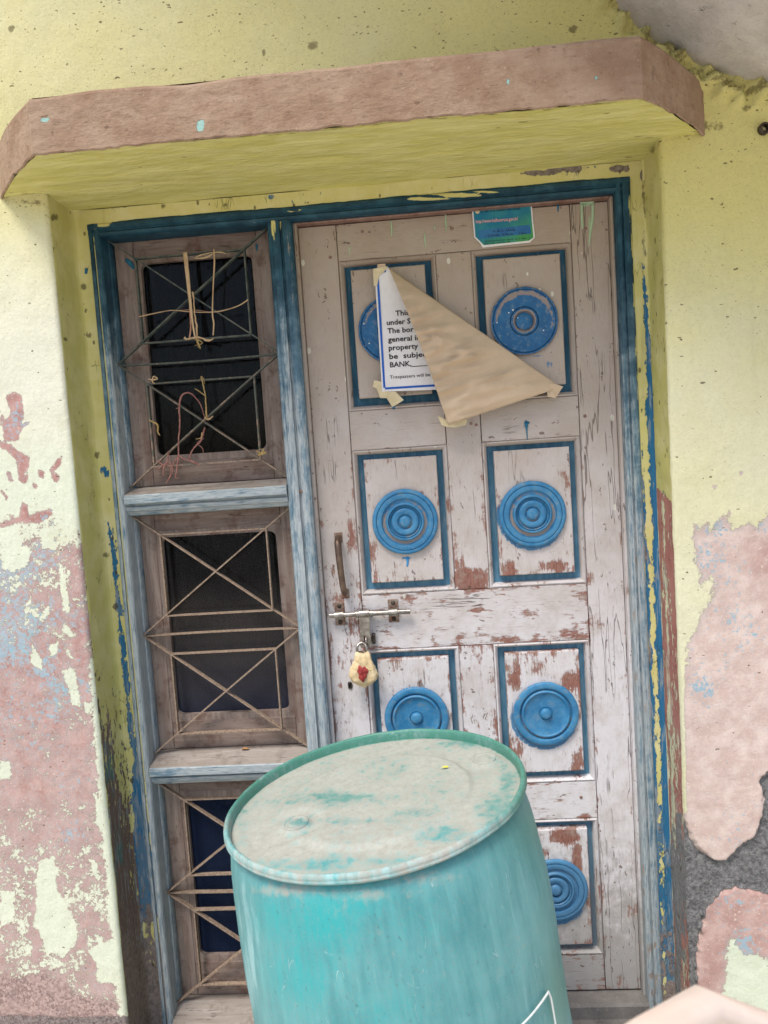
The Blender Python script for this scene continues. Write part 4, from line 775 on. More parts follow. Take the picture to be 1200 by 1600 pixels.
PROF = {  # turned profiles: (radius share, height in mm), with narrow incised lines between the rings
 'a': [(.95, 0), (.955, 2.5), (1, 3.2), (1, 6), (.985, 8), (.945, 8.8), (.93, 8.2), (.922, 5.2), (.912, 5.2), (.90, 8.2), (.72, 6.0), (.5, 5.2), (.43, 5.6), (.418, 2.4), (.402, 2.4), (.39, 7.5), (.34, 9), (.30, 7.8), (.288, 3), (.262, 3), (.25, 6.2), (.21, 8), (.15, 9.8), (.08, 10.5), (0, 10.5)],
 'b': [(.95, 0), (.955, 2.5), (1, 3.2), (1, 6), (.98, 8), (.93, 9.2), (.885, 8.8), (.876, 6.4), (.866, 6.4), (.857, 8.8), (.80, 9.4), (.72, 8.6), (.706, 3.0), (.66, 3.0), (.60, 4.2), (.575, 8.2), (.545, 9.5), (.515, 9.0), (.503, 5.2), (.492, 5.2), (.48, 8), (.455, 6.5), (.445, 2.8), (.42, 2.8), (.405, 7.0), (.36, 8.5), (.30, 8), (.235, 6.5), (.22, 2.6), (.185, 2.6), (.17, 8), (.12, 10.5), (0, 11)],
 'c': [(.95, 0), (.955, 2.5), (1, 3.2), (1, 6), (.98, 8.2), (.94, 9.4), (.83, 9.6), (.80, 8.4), (.785, 3.2), (.755, 3.2), (.74, 7.6), (.70, 9.4), (.668, 8.6), (.655, 6.2), (.62, 5.4), (.45, 3.6), (.3, 3.4), (.215, 3.6), (.20, 2.0), (.182, 2.0), (.17, 7.5), (.13, 10), (.06, 11), (0, 11)]}
KIND = {(0, 0): 'a', (1, 0): 'a', (0, 1): 'b', (1, 1): 'b', (0, 2): 'c', (1, 2): 'c', (0, 3): 'b', (1, 3): 'b'}
for j, (z0, z1) in enumerate(RZ):
    for i, (x0, x1) in enumerate(CX):
        # raised field with groove around
        fx0, fx1, fz0, fz1 = x0+.0165, x1-.0165, z0+.019, z1-.013
        ins = lambda t: (x0+t, x1-t, z0+t, z1-t)
        p = board('panel', fx0, fx1, fz0, fz1, False, -.005, .021, .0022, .010, 20+j*2+i)
        V, F = [], []
        rings = [(ins(-MO-.001), .004), (ins(-MO+.0012), .0045), (ins(-MO+.0018), -.0005), (ins(-MO+.005), -.0022), (ins(-MO+.010), .004), (ins(-.001), .011), (ins(.0), .0195)]
        def ring_mesh(rings, inner=None):
            V = []; n = 0; F = []
            for (a, b, c, d), y in rings:
                xs_ = np.linspace(a, b, 18); zs_ = np.linspace(c, d, 28)
                V += [(x, y, c) for x in xs_[:-1]] + [(b, y, z) for z in zs_[:-1]] + [(x, y, d) for x in xs_[::-1][:-1]] + [(a, y, z) for z in zs_[::-1][:-1]]
            m = 17*2+27*2
            for r_ in range(len(rings)-1):
                for k in range(m): F.append((r_*m+k, r_*m+(k+1) % m, (r_+1)*m+(k+1) % m, (r_+1)*m+k))
            return np.array(V), F, m
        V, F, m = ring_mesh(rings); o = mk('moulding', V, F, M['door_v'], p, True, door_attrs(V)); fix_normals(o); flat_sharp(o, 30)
        if o.data.polygons[0].normal.y > 0: o.data.flip_normals()
        V, F, m = ring_mesh([(ins(-.0005), .0180), (ins(.004), .0192), ((fx0-.001, fx1+.001, fz0-.001, fz1+.001), .0185), ((fx0+.004, fx1-.004, fz0+.004, fz1-.004), .0185)]); o = mk('groove', V, F, M['groove'], p); fix_normals(o)
        if o.data.polygons[0].normal.y > 0: o.data.flip_normals()
        # rosette
        k = KIND[(i, j)]; a, b = DISC_PX[(i, j)]; c = at(a, b, -.010)
        pr_ = PROF[k]; fine = []
        for (r0_, h0), (r1_, h1) in zip(pr_[:-1], pr_[1:]):
            for s in ((0, .5) if abs(r1_-r0_) > .03 else (0,)): fine.append((RO*(r0_+(r1_-r0_)*s), -(h0+(h1-h0)*s)*.0013-.0005))
        fine.append((0.0004, -pr_[-1][1]*.0013-.0005))
        V, F = lathe_vf(fine, 72); V = np.array(V); rr = np.hypot(V[:, 0], V[:, 2])/RO; ang = np.arctan2(V[:, 2], V[:, 0])
        if k == 'a': we = 1.05*np.exp(-((rr-.82)/.09)**2)*(.62+.5*np.sin(ang)) + 1.1*np.exp(-((rr-.30)/.05)**2)+.5*np.exp(-((rr-.99)/.03)**2)
        elif k == 'b': we = (1.15*np.exp(-((rr-.63)/.055)**2)+.45*np.exp(-((rr-.45)/.03)**2)+.5*np.exp(-((rr-.2)/.03)**2))*(.75-.35*np.sin(ang))
        else: we = .55*np.exp(-((rr-.755)/.03)**2)*(.6-.6*np.sin(ang))+.1
        we = we + .34*np.exp(-((rr-1)/.025)**2)
        if j == 3: we = we*.3+.14
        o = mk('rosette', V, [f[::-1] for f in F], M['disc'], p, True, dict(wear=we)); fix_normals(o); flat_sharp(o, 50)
        o.location = Vector(o.location)+Vector((c[0], -.0048, c[2])); pass

# door pull
hp = thing('x', (0, 0, 0), 'x', 'x'); bpy.data.objects.remove(hp)
def P2(a, b, y): return at(a, b, y)
ha, hb = P2(529, 846, -.004), P2(539, 922, -.004)
V, F = tube_vf(smooth_path([ha+[0, .004, .006], ha+[0, -.012, .004], ha+[.001, -.026, -.012], (ha+hb)/2+[0, -.032, .0], hb+[-.001, -.027, .014], hb+[0, -.012, -.002], hb+[0, .004, -.004]], 6), np.interp(np.linspace(0, 1, 37), [0, .12, .25, .55, .85, 1], [.0105, .0108, .0118, .0105, .0095, .0100]), 12, (1, .8))
pull = mk('pull_handle', V, F, M['brass'], door)
for c in (ha+[0, 0, .010], hb+[0, 0, -.010]):
    V, F = box_vf(c[0]-.0105, c[0]+.0105, -.0028, .002, c[2]-.013, c[2]+.013, .0015); mk('mounting_plate', V, F, M['rust'], pull, False)
# sliding bolt with hasp
b0, b1 = P2(515, 962, -.018), P2(641, 955, -.018)
rod_v, rod_f = tube_vf([b0, b0+(b1-b0)*.5, b1], .0068, 16)
bolt = mk('sliding_bolt', rod_v, rod_f, M['steel'], door); flat_sharp(bolt, 40)
def rod(t): return b0+(b1-b0)*t
for t in (.12, .79):
    c = rod(t)
    V, F = tube_vf([c+[-.011, 0, 0], c+[.011, 0, 0]], .0105, 18); o = mk('keeper', V, F, M['steel'], bolt); flat_sharp(o, 40)
    V, F = box_vf(c[0]-.0135, c[0]+.0135, -.0022, .001, c[2]-.031, c[2]+.031, .001); o = mk('keeper_plate', V, F, M['rust'], bolt, False)
    for s in (-1, 1):
        V, F = lathe_vf([(0, -.003), (.0038, -.0026), (.0058, -.001), (.006, .002)], 14); V = np.array(V)+[c[0], -.0022, c[2]+s*.0215]; mk('screw', V, F, M['screw'], bolt)
for t in (.34, .52):
    c = rod(t); V, F = tube_vf([c+[-.0035, 0, 0], c+[.0035, 0, 0]], .0098, 18); o = mk('collar', V, F, M['steel'], bolt); flat_sharp(o, 40)
c = rod(.43); hz = P2(566, 1008, -.02)
V, F = tube_vf([c+[-.013, 0, 0], c+[.013, 0, 0]], .0118, 18); o = mk('hasp_knuckle', V, F, M['steel'], bolt); flat_sharp(o, 40)
# hasp strap with a slot
sx0, sx1 = c[0]-.0135, c[0]+.0135; zt_, zb_ = c[2]-.002, hz[2]-.004; yb0 = -.026
slot = (c[0]-.0048, c[0]+.0048, zb_+.010, zb_+.030)
V = []; F = []
for (xa, xb, za, zb2) in ((sx0, slot[0], zb_, zt_), (slot[1], sx1, zb_, zt_), (slot[0], slot[1], slot[3], zt_), (slot[0], slot[1], zb_, slot[2])):
    v, f = box_vf(xa, xb, yb0, yb0+.0028, za, zb2, 0); F += [tuple(i+len(V) for i in g_) for g_ in f]; V += v
mk('hasp_strap', V, F, M['steel'], bolt, False)
V, F = tube_vf(smooth_path([(c[0]+.002, .004, zb_+.026), (c[0]+.002, -.030, zb_+.026), (c[0]+.002, -.038, zb_+.018), (c[0]+.002, -.030, zb_+.012), (c[0]+.002, .004, zb_+.012)], 4), .003, 10); mk('staple', V, F, M['steel'], bolt)
V, F = box_vf(c[0]+.016, c[0]+.024, -.016, .0, zb_+.004, zb_+.030, .002); mk('staple_plate', V, F, M['screw'], bolt, False)
# runs of paint on the door face
for pts, rad, mt in (([(906, 317), (917, 314), (928, 317)], [.004, .006, .004], 'drip'), ([(909, 318), (909, 335), (910, 352), (910, 358)], [.004, .003, .0026, .001], 'drip'), ([(926, 318), (926, 340), (923, 360), (921, 378), (920, 384)], [.004, .0036, .003, .002, .0006], 'drip'), ([(872, 317), (872, 331)], [.003, .001], 'teal'), ([(696, 334), (697, 350), (697, 361)], [.0014, .0022, .001], 'drip'), ([(664, 364), (664, 376), (665, 386)], [.0012, .0022, .001], 'drip'), ([(611, 344), (612, 358), (612, 369)], [.0012, .0024, .001], 'drip'), ([(546, 385), (546, 398)], [.002, .001], 'drip'), ([(679, 352), (680, 360)], [.002, .001], 'drip'),
                     ([(629, 872), (641, 872)], [.002, .002], 'bluedrip'), ([(635, 870), (637, 878), (636, 885)], [.003, .003, .002], 'bluedrip'), ([(820, 659), (827, 661)], [.004, .003], 'teal'), ([(822, 660), (823, 672), (824, 688)], [.005, .002, .0008], 'teal'), ([(196, 405), (204, 412), (209, 420)], [.004, .007, .003], 'teal'), ([(401, 382), (401, 392)], [.004, .001], 'teal')):
    yy = .0195 if pts[0][0] < 450 else (-.0056 if mt == 'bluedrip' else -.0008)
    P_ = smooth_path([at(a, b, yy) for a, b in pts], 4); V, F = tube_vf(P_, np.interp(np.linspace(0, 1, len(P_)), np.linspace(0, 1, len(rad)), rad), 8, (1, .22)); mk('paint_run', V, F, M[mt], door)
# empty keyhole staple below the lock, pegs in the joints
kc = P2(547, 1071, -.001)
V, F = tube_vf(smooth_path([kc+[-.004, -.001, -.008], kc+[-.004, -.002, .008], kc+[.004, -.002, .008], kc+[.004, -.001, -.008], kc+[-.004, -.001, -.008]], 4), .0012, 6); mk('keyhole_ring', V, F, M['screw'], door)
V, F = box_vf(kc[0]-.0032, kc[0]+.0032, -.0012, .001, kc[2]-.007, kc[2]+.007, 0); mk('keyhole', V, F, M['dark'], door, False)
for a, b in ((566, 362), (706, 357), (516, 402), (914, 650), (736, 662), (915, 357), (744, 664), (908, 1246)):
    cc = at(a, b, -.001); V, F = lathe_vf([(0, -.0012), (.0035, -.0010), (.0045, .001)], 10); V = np.array(V)+[cc[0], -.0006, cc[2]]; mk('peg', V, F, M['rebate'], door)

# ================================================================== PADLOCK IN CLOTH
lc = P2(567, 1042, -.042)
lock = thing('padlock', tuple(lc), 'padlock wrapped in cream cloth with a red wax seal', 'padlock')
V, F = tube_vf(smooth_path([(-.0125, .004, .028), (-.0125, .006, .050), (-.008, .010, .058), (.001, .011, .061), (.009, .010, .057), (.0125, .006, .048), (.0125, .004, .028)], 5), .0038, 10); mk('shackle', V, F, M['steel'], lock, True, local=True)
nu, nv = 72, 34; V = []
for i_ in range(nu):
    a = 2*math.pi*i_/nu
    for k_ in range(nv):
        t = k_/(nv-1); z = .040-.094*t
        w = np.interp(t, [0, .08, .22, .45, .66, .80, .92, 1], [.016, .019, .0215, .031, .0375, .034, .019, .001]); dp = np.interp(t, [0, .1, .5, .8, 1], [.006, .010, .016, .014, .001])
        fold = 1+(.015+.09*(1-t)**2)*math.sin(a*9+t*3)+.025*math.sin(a*5-t*8)
        sq = (abs(math.cos(a))**4+abs(math.sin(a))**4)**-.18
        V.append((math.cos(a)*w*fold*sq + .001*math.sin(9*t), math.sin(a)*dp*fold*sq, z+.0022*math.cos(a*3+1)))
V = np.array(V); V += (fbm(V, 120, 3, 80)[:, None]-.5)*[.003, .003, .002]
o = mk('cloth_wrap', V, gridfaces(nu, nv, True), M['cloth'], lock, True, local=True); fix_normals(o)
V = []; nn = 26
for r_ in (0, .5, .85, 1.0):
    for k_ in range(nn):
        a = 2*math.pi*k_/nn; rad = (.0150+.0024*math.sin(a*3+.6)+.0018*math.sin(a*7))*r_; x = math.cos(a)*rad*.95; z = math.sin(a)*rad*1.35-.012
        V.append((x, -.0205+(.0012*math.sin(a*5+r_*4))+(.004 if r_ == 1 else 0), z))
V = np.array(V); V[:, 1] += .003*(np.abs(V[:, 0])/.012)**2
mk('wax_seal', V, [f for f in [(r_*nn+k_, r_*nn+(k_+1) % nn, (r_+1)*nn+(k_+1) % nn, (r_+1)*nn+k_) for r_ in range(3) for k_ in range(nn)]], M['wax'], lock, True, local=True)
for s_, z_ in ((.5, .018), (.9, -.002)):
    V, F = tube_vf([(math.cos(a)*.0335*s_*1.08, math.sin(a)*.0175*1.05, z_+.003*math.sin(2*a)) for a in np.linspace(0, 2*math.pi, 30)], .0006, 5); mk('thread', V, F, M['tape'], lock, True, local=True)

# ================================================================== WINDOWS: sashes, grilles, curtain
GP = [((218, 408), (394, 402), (416, 702), (247, 712)), ((258, 838), (435, 831), (448, 1108), (272, 1118)), ((292, 1246), (470, 1240), (484, 1486), (312, 1496))]
WL = ['topmost of the three dark window sashes, straw strips on its bars', 'middle window sash with dusty dark glass beside the door handle', 'lowest window sash with bluish glass partly behind the turquoise barrel']
GL = ['greenish flat bar grille of the top window with straw and creeper caught in it', 'dusty brown flat bar grille of the middle window', 'dusty flat bar grille of the lowest window behind the barrel']
def rounded(x0, x1, z0, z1, r, n=6):
    o = []
    for cx, cz, a0 in ((x1-r, z1-r, 0), (x0+r, z1-r, 90), (x0+r, z0+r, 180), (x1-r, z0+r, 270)):
        for k in range(n+1): a = R(a0+90*k/n); o.append((cx+r*math.cos(a), cz+r*math.sin(a)))
    return o
def wboard(nm, x0, x1, z0, z1, y0, y1, mat, par, b=.0015):
    V, F = box_vf(x0, x1, y0, y1, z0, z1, b); return mk(nm, V, F, M[mat], par, False)
for bi, (z0, z1) in enumerate(BAYS):
    c4 = [at(a, b, .022) for a, b in GP[bi]]; gx0 = (c4[0][0]+c4[3][0])/2; gx1 = (c4[1][0]+c4[2][0])/2; gz1 = (c4[0][2]+c4[1][2])/2; gz0 = (c4[2][2]+c4[3][2])/2
    s = thing('window', (-.5425, .035, z0), WL[bi], 'window', 'window sashes beside the door')
    X0, X1, Z0, Z1 = XG0+.0065, XG1-.0055, z0+.001, z1-.001; bx0, bx1, bz0, bz1 = gx0-.016, gx1+.016, gz0-.018, gz1+.018
    wboard('stile', X0, bx0, Z0, Z1, .020, .050, 'sash_v', s); wboard('stile', bx1, X1, Z0, Z1, .020, .050, 'sash_v', s)
    wboard('rail', bx0+.0006, bx1-.0006, Z0, bz0, .0205, .050, 'sash_h', s); wboard('rail', bx0+.0006, bx1-.0006, bz1, Z1, .0205, .050, 'sash_h', s)
    # glazing bead with rounded corners
    inn = rounded(gx0, gx1, gz0, gz1, .018); m = len(inn); out = []
    for x_, z_ in inn:
        dx_, dz_ = x_-(gx0+gx1)/2, z_-(gz0+gz1)/2; k_ = min((bx1-bx0)/2/max(abs(dx_), 1e-6), (bz1-bz0)/2/max(abs(dz_), 1e-6)); out.append(((gx0+gx1)/2+dx_*k_, (gz0+gz1)/2+dz_*k_))
    V = [(x_, .0225, z_) for x_, z_ in out] + [(x_+(1 if x_ < (gx0+gx1)/2 else -1)*.002*0, .0225, z_) for x_, z_ in inn] + [(x_, .040, z_) for x_, z_ in inn]
    F = [(i, (i+1) % m, m+(i+1) % m, m+i) for i in range(m)] + [(m+i, m+(i+1) % m, 2*m+(i+1) % m, 2*m+i) for i in range(m)]
    o = mk('glazing_bead', V, F, M['sash_v'], s, False); fix_normals(o)
    if o.data.polygons[0].normal.y > 0: o.data.flip_normals()
    mk('pane', *box_vf(gx0-.006, gx1+.006, .036, .0385, gz0-.006, gz1+.006), M['glass'], s, False)
    # grille of flat bars set edge on
    g_ = thing('window_grille', (-.5425, 0, z0), GL[bi], 'grille', 'bar grilles over the window sashes')
    xa, xb = XG0+.0005, XG1-.0005; zm = (z0+z1)/2; W_ = xb-xa; kbar = [0]
    def bar(p, q_, bow=0.0, rust=0):
        p = np.array([p[0], p[1]]); q_ = np.array([q_[0], q_[1]]); d_ = (q_-p)/np.linalg.norm(q_-p); n_ = np.array([-d_[1], d_[0]])*.0018; kbar[0] += 1; yo = -.0035+.0007*kbar[0]*(1 if kbar[0] % 2 else -1)*.5
        V = []; ns = 7
        for t in np.linspace(0, 1, ns):
            c_ = p+(q_-p)*t+n_/.0018*bow*math.sin(math.pi*t)*1.0
            for sx_, yy in ((1, -.0065), (1, .0065), (-1, .0065), (-1, -.0065)): V.append((c_[0]+n_[0]*sx_, yy+yo, c_[1]+n_[1]*sx_))
        F = [(i*4+k, i*4+(k+1) % 4, (i+1)*4+(k+1) % 4, (i+1)*4+k) for i in range(ns-1) for k in range(4)] + [(3, 2, 1, 0), (ns*4-4, ns*4-3, ns*4-2, ns*4-1)]
        o = mk('bar', V, F, M['bar'], g_, False); fix_normals(o)
    for zt_, zb2 in ((z1-.001, zm), (zm, z0+.001)):
        H_ = zt_-zb2; e = .004
        bar((xa, zt_), (xb, zb2+e*(zb2 == zm)), random.uniform(-.002, .002)); bar((xb, zt_), (xa, zb2+e*(zb2 == zm)), random.uniform(-.002, .002))
        t0 = .163; lx, rx, tz, bz = xa+t0*W_, xb-t0*W_, zt_-t0*H_, zb2+t0*H_
        bar((lx, tz), (rx, tz)); bar((lx, bz), (rx, bz)); bar((lx, tz), (lx, bz)); bar((rx, tz), (rx, bz))
    bar((xa, zm), (xb, zm), random.choice((-.003, .002)))
# curtain folds and dark room behind the panes
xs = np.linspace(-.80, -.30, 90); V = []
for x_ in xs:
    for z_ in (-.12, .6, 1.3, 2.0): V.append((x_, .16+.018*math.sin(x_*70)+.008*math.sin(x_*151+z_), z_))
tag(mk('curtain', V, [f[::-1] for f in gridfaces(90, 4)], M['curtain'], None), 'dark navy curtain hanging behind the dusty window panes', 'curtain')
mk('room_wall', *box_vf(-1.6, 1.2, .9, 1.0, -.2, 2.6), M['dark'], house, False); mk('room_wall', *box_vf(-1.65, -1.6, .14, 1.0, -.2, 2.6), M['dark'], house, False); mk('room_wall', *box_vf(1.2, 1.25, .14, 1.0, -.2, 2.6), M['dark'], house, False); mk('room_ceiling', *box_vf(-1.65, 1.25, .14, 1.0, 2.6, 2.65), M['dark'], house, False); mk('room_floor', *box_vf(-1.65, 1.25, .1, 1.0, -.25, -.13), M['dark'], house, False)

# ---- straw, creeper and twigs caught in the top grille
def strand(nm, pts, rad, mat, label, cat, flat=(1, .35), group=None, extra=None, Y=-.016, jit=.0):
    P_ = [at(a, b, Y if len(r_) == 0 else r_[0]) for a, b, *r_ in pts]; base = P_[0]
    t = thing(nm, tuple(base), label, cat, group)
    pth = smooth_path(P_, 6); pth = [p+np.array([random.uniform(-1, 1), random.uniform(-.5, .5), random.uniform(-1, 1)])*jit for p in pth]
    rr = np.interp(np.linspace(0, 1, len(pth)), np.linspace(0, 1, len(rad)), rad); V, F = tube_vf(pth, rr, 7, flat)
    mk('stem', V, F, M[mat], t)
    for pts2, rad2, mat2 in (extra or []):
        P2_ = smooth_path([at(a, b, Y if len(r_) == 0 else r_[0]) for a, b, *r_ in pts2], 5); P2_ = [p+np.array([random.uniform(-1, 1), random.uniform(-.5, .5), random.uniform(-1, 1)])*jit for p in P2_]
        rr = np.interp(np.linspace(0, 1, len(P2_)), np.linspace(0, 1, len(rad2)), rad2); V, F = tube_vf(P2_, rr, 6, flat); mk('side_shoot' if mat2 != 'straw' else 'strip', V, F, M[mat2], t)
    return t
strand('straw_strip', [(289, 394), (293, 430), (297, 470), (301, 505), (305, 528)], [.0062, .0055, .0042, .0028, .0022], 'straw', 'broad pale straw strip hanging upright in the top window grille', 'straw', (1, .25), 'straw strips in the top grille', [([(296, 480), (298, 510), (296, 528)], [.0016, .002, .0022], 'strawred')], -.018)
strand('straw_strip', [(334, 389), (335, 410), (333, 450), (332, 490), (334, 505), (333, 524)], [.0018, .0022, .0016, .002, .0022, .0016], 'straw', 'thin upright straw twist right of the broad strip in top grille', 'straw', (1, .5), 'straw strips in the top grille', [([(333, 396), (322, 402), (305, 404), (312, 399), (330, 395), (345, 394), (354, 397)], [.0012, .0028, .0008, .0018, .0012, .002, .0006], 'straw')], -.016)
strand('straw_strip', [(217, 495), (240, 490), (268, 485), (296, 487), (320, 488), (345, 486), (372, 478), (388, 468)], [.0026, .003, .0022, .0026, .0022, .003, .0026, .004], 'straw', 'long straw strip lying level across the top window grille', 'straw', (.5, 1), 'straw strips in the top grille', [([(272, 486), (300, 484), (330, 488)], [.001, .0016, .001], 'strawred')], -.013)
strand('straw_strip', [(301, 456), (303, 470), (304, 490), (307, 510), (308, 527)], [.003, .0016, .0018, .0028, .002], 'straw', 'short frayed straw knotted below the crossing of top grille bars', 'straw', (1, .5), 'straw strips in the top grille', [([(288, 527), (293, 530), (306, 527), (315, 528), (325, 532), (334, 529)], [.0034, .002, .003, .002, .0034, .0008], 'straw'), ([(306, 528), (310, 538), (313, 545), (308, 540)], [.0024, .003, .001, .0004], 'twig'), ([(308, 530), (316, 536), (304, 540)], [.0018, .0012, .0004], 'twig')], -.014, .0008)
strand('dried_creeper', [(320, 652), (312, 630), (300, 616), (290, 614), (282, 622), (280, 640), (281, 660), (279, 690), (279, 712), (276, 735), (274, 746), (281, 747)], [.0012, .0014, .0018, .002, .0026, .0022, .0022, .0018, .002, .002, .0014, .0006], 'creeper', 'pinkish dried creeper looping down the lower half of the top grille', 'creeper', (1, 1), None,
       [([(320, 668), (314, 688), (303, 700), (296, 715), (300, 722), (312, 726)], [.0022, .0024, .0018, .002, .0016, .0006], 'creeper'), ([(263, 705), (262, 720), (256, 730), (255, 746)], [.0016, .0022, .0024, .001], 'creeper'), ([(246, 720), (256, 727), (264, 722), (270, 735), (262, 752)], [.0016, .0018, .0014, .0018, .0008], 'creeper'), ([(279, 712), (290, 718), (304, 722), (312, 727)], [.0018, .0016, .0016, .0006], 'creeper'), ([(279, 712), (268, 730), (266, 742), (258, 757)], [.0014, .0014, .001, .0005], 'creeper'), ([(319, 685), (308, 692), (316, 700), (318, 708)], [.0008, .0008, .001, .0005], 'creeper'), ([(279, 637), (275, 639)], [.0014, .0006], 'creeper'), ([(245, 735), (258, 725), (266, 730)], [.0012, .0014, .0008], 'creeper')], -.016, .0006)
strand('yellow_twig', [(315, 588), (317, 600), (321, 618), (322, 640), (323, 655)], [.0026, .0018, .0016, .0022, .0026], 'twig', 'upright yellow twig tied to the lower crossing of top grille bars', 'twig', (1, .8), None, [([(304, 607), (312, 612), (320, 618)], [.0008, .0016, .001], 'twig'), ([(320, 652), (326, 655), (333, 650)], [.003, .0026, .0008], 'straw'), ([(316, 676), (314, 684), (306, 686)], [.0026, .0016, .0006], 'twig'), ([(315, 588), (312, 594)], [.001, .0005], 'twig'), ([(318, 590), (320, 600)], [.001, .0005], 'twig')], -.017, .0005)
strand('straw_knot', [(231, 592), (238, 593), (246, 592), (240, 588), (238, 596), (243, 600)], [.001, .0024, .002, .002, .0024, .0008], 'straw', 'small pale straw knot at the left end of a top grille bar', 'straw', (1, .8), None, None, -.014, .0006)
strand('straw_knot', [(232, 656), (240, 660), (246, 664), (247, 676), (250, 680), (245, 672)], [.0012, .0024, .0028, .0018, .0012, .0006], 'twig', 'little yellow fibre tuft on the left upright bar of top grille', 'straw', (1, .8), None, None, -.012, .0006)
strand('straw_knot', [(400, 704), (408, 708), (416, 707), (404, 711), (413, 703), (406, 702)], [.0012, .003, .0024, .0028, .002, .001], 'twig', 'yellowish straw wad at the lower right joint of top grille', 'straw', (1, .8), None, None, -.014, .0006)
# ---- dry leaf on the middle sill
lf = at(385, 1163, .012); t = []
V = [(-.012, 0, .0), (-.004, -.004, .003), (.004, -.0035, .002), (.012, 0, .001), (-.004, .004, .0045), (.004, .004, .0035), (-.005, 0, .0015), (.005, 0, .001)]
o = mk('dry_leaf', V, [(0, 1, 6), (1, 2, 7, 6), (2, 3, 7), (0, 6, 4), (6, 7, 5, 4), (7, 3, 5)], M['leafy'], None, True); o.location = (lf[0], -.004, BAYS[1][0]+.0006); tag(o, 'tiny curled brown leaf on the ledge of the middle window', 'leaf')

# ================================================================== PEELING NOTICE
YN = -.0270
nt = thing('paper_notice', tuple(at(590, 520, YN)), 'white printed bank notice with its brown-backed corner folded down on the door', 'notice')
A_, B_, C_ = (607, 418), (877, 605), (700, 664)
quad = [(585, 421), (607, 418), (872, 602), (597, 612)]
V = []; nu, nv = 20, 16
for i in range(nu+1):
    for k in range(nv+1):
        u, v = i/nu, k/nv
        top = np.array(quad[0])*(1-u)+np.array(quad[1])*u; bot = np.array(quad[3])*(1-u)+np.array(quad[2])*u; q_ = top*(1-v)+bot*v
        V.append(at(q_[0], q_[1], YN+.0006*math.sin(u*3+v*5)))
V = np.array(V); mk('sheet', V, gridfaces(nu+1, nv+1), M['sheet'], nt)
def strip(p, q_, w0, y, nm, mat, par):
    a, b = at(*p, y), at(*q_, y); d_ = b-a; d_[1] = 0; n_ = np.array([-d_[2], 0, d_[0]]); n_ /= np.linalg.norm(n_)
    V = [a-n_*w0, b-n_*w0, b+n_*w0, a+n_*w0]; return mk(nm, V, [(0, 1, 2, 3)], M[mat], par, False)
for p_, q_ in (((588, 425), (603.0, 423.6)), ((590.0, 430), (600.6, 606.0)), ((601.5, 607), (690, 601.5))): strip(p_, q_, .0026, YN-.0014, 'printed_border', 'bluink', nt)
# text runs along the sheet's own slope
o0, ox, oz = at(597, 612, YN), at(675, 606.8, YN), at(585, 421, YN); ux = (ox-o0)/np.linalg.norm(ox-o0); uz = (oz-o0)/np.linalg.norm(oz-o0)
def text(par, s, px, py, width_px, cap, y, mat, bold=.018, nm='printed_text', ux=ux, uz=uz):
    cu = bpy.data.curves.new(nm, 'FONT'); cu.body = s; cu.size = 1.0; cu.offset = bold; cu.resolution_u = 2; cu.space_word = 1.0
    tmp = bpy.data.objects.new('tmp', cu); COL.objects.link(tmp); bpy.context.view_layer.update()
    me = bpy.data.meshes.new_from_object(tmp.evaluated_get(bpy.context.evaluated_depsgraph_get())); bpy.data.objects.remove(tmp)
    V = np.array([v.co[:] for v in me.vertices]); w_ = V[:, 0].max()-V[:, 0].min(); a = at(px, py, y); b = at(px+width_px, py-width_px*.07, y); sx = np.linalg.norm(b-a)/w_; sz = cap/.70
    W = a + (V[:, 0:1]-V[:, 0].min())*sx*ux + V[:, 1:2]*sz*uz; W[:, 1] = y
    F = [tuple(p.vertices) for p in me.polygons]; o = mk(nm, W, F, M[mat], par, False); bpy.data.meshes.remove(me); return o
for s, x_, y_, w_ in (('This', 618, 493.5, 21), ('under S', 604.5, 508, 37), ('The bor', 605.5, 521, 41), ('general in', 606.5, 534.5, 50), ('property', 607.5, 547.5, 46), ('be  subjec', 608.5, 561, 58), ('BANK,____', 609.5, 574, 58)):
    text(nt, s, x_, y_, w_, .0128, YN-.0016, 'ink')
text(nt, 'Trespassers will be', 609.5, 592, 63, .0085, YN-.0016, 'ink', .004)
# folded corner: kraft back of the paper, wrinkled, fold along A-B
V = []; idx = {}; n_ = 64; F = []; jr = random.Random(5)
for i in range(n_+1):
    for k in range(n_+1-i):
        a, b, c = 1-(i+k)/n_, i/n_, k/n_; q_ = np.array(A_)*a+np.array(B_)*b+np.array(C_)*c
        # left free edge bows a little
        q_ = q_ + np.array([3.5, -1.0])*4*a*c*(1-b)
        lift = .022*(1-math.exp(-c*7))*(.35+.65*(1-b)) + .018*4*a*c*(1-b)
        w = q_*.001
        u_, v_ = q_[0]*.97-q_[1]*.26, q_[0]*.26+q_[1]*.97
        n1_ = fbm(np.array([[u_*.007, v_*.050, 0.]]), 1, 3, 90)[0]; n2_ = fbm(np.array([[u_*.03+v_*.01, v_*.03, 4.]]), 1, 3, 91)[0]
        wr = (1-abs(2*n1_-1))**4*.026
        y = YN-.002-lift - wr*min(1, c*4)*min(1, a*3+.35)
        V.append(at(q_[0], q_[1], min(y, YN-.0022))); idx[(i, k)] = len(V)-1
for i in range(n_):
    for k in range(n_-i):
        F.append((idx[(i, k)], idx[(i+1, k)], idx[(i, k+1)]))
        if k < n_-i-1: F.append((idx[(i+1, k)], idx[(i+1, k+1)], idx[(i, k+1)]))
o = mk('folded_corner', V, F, M['kraft'], nt, True); fix_normals(o); so = o.modifiers.new('thickness', 'SOLIDIFY'); so.thickness = .0005; so.offset = 0
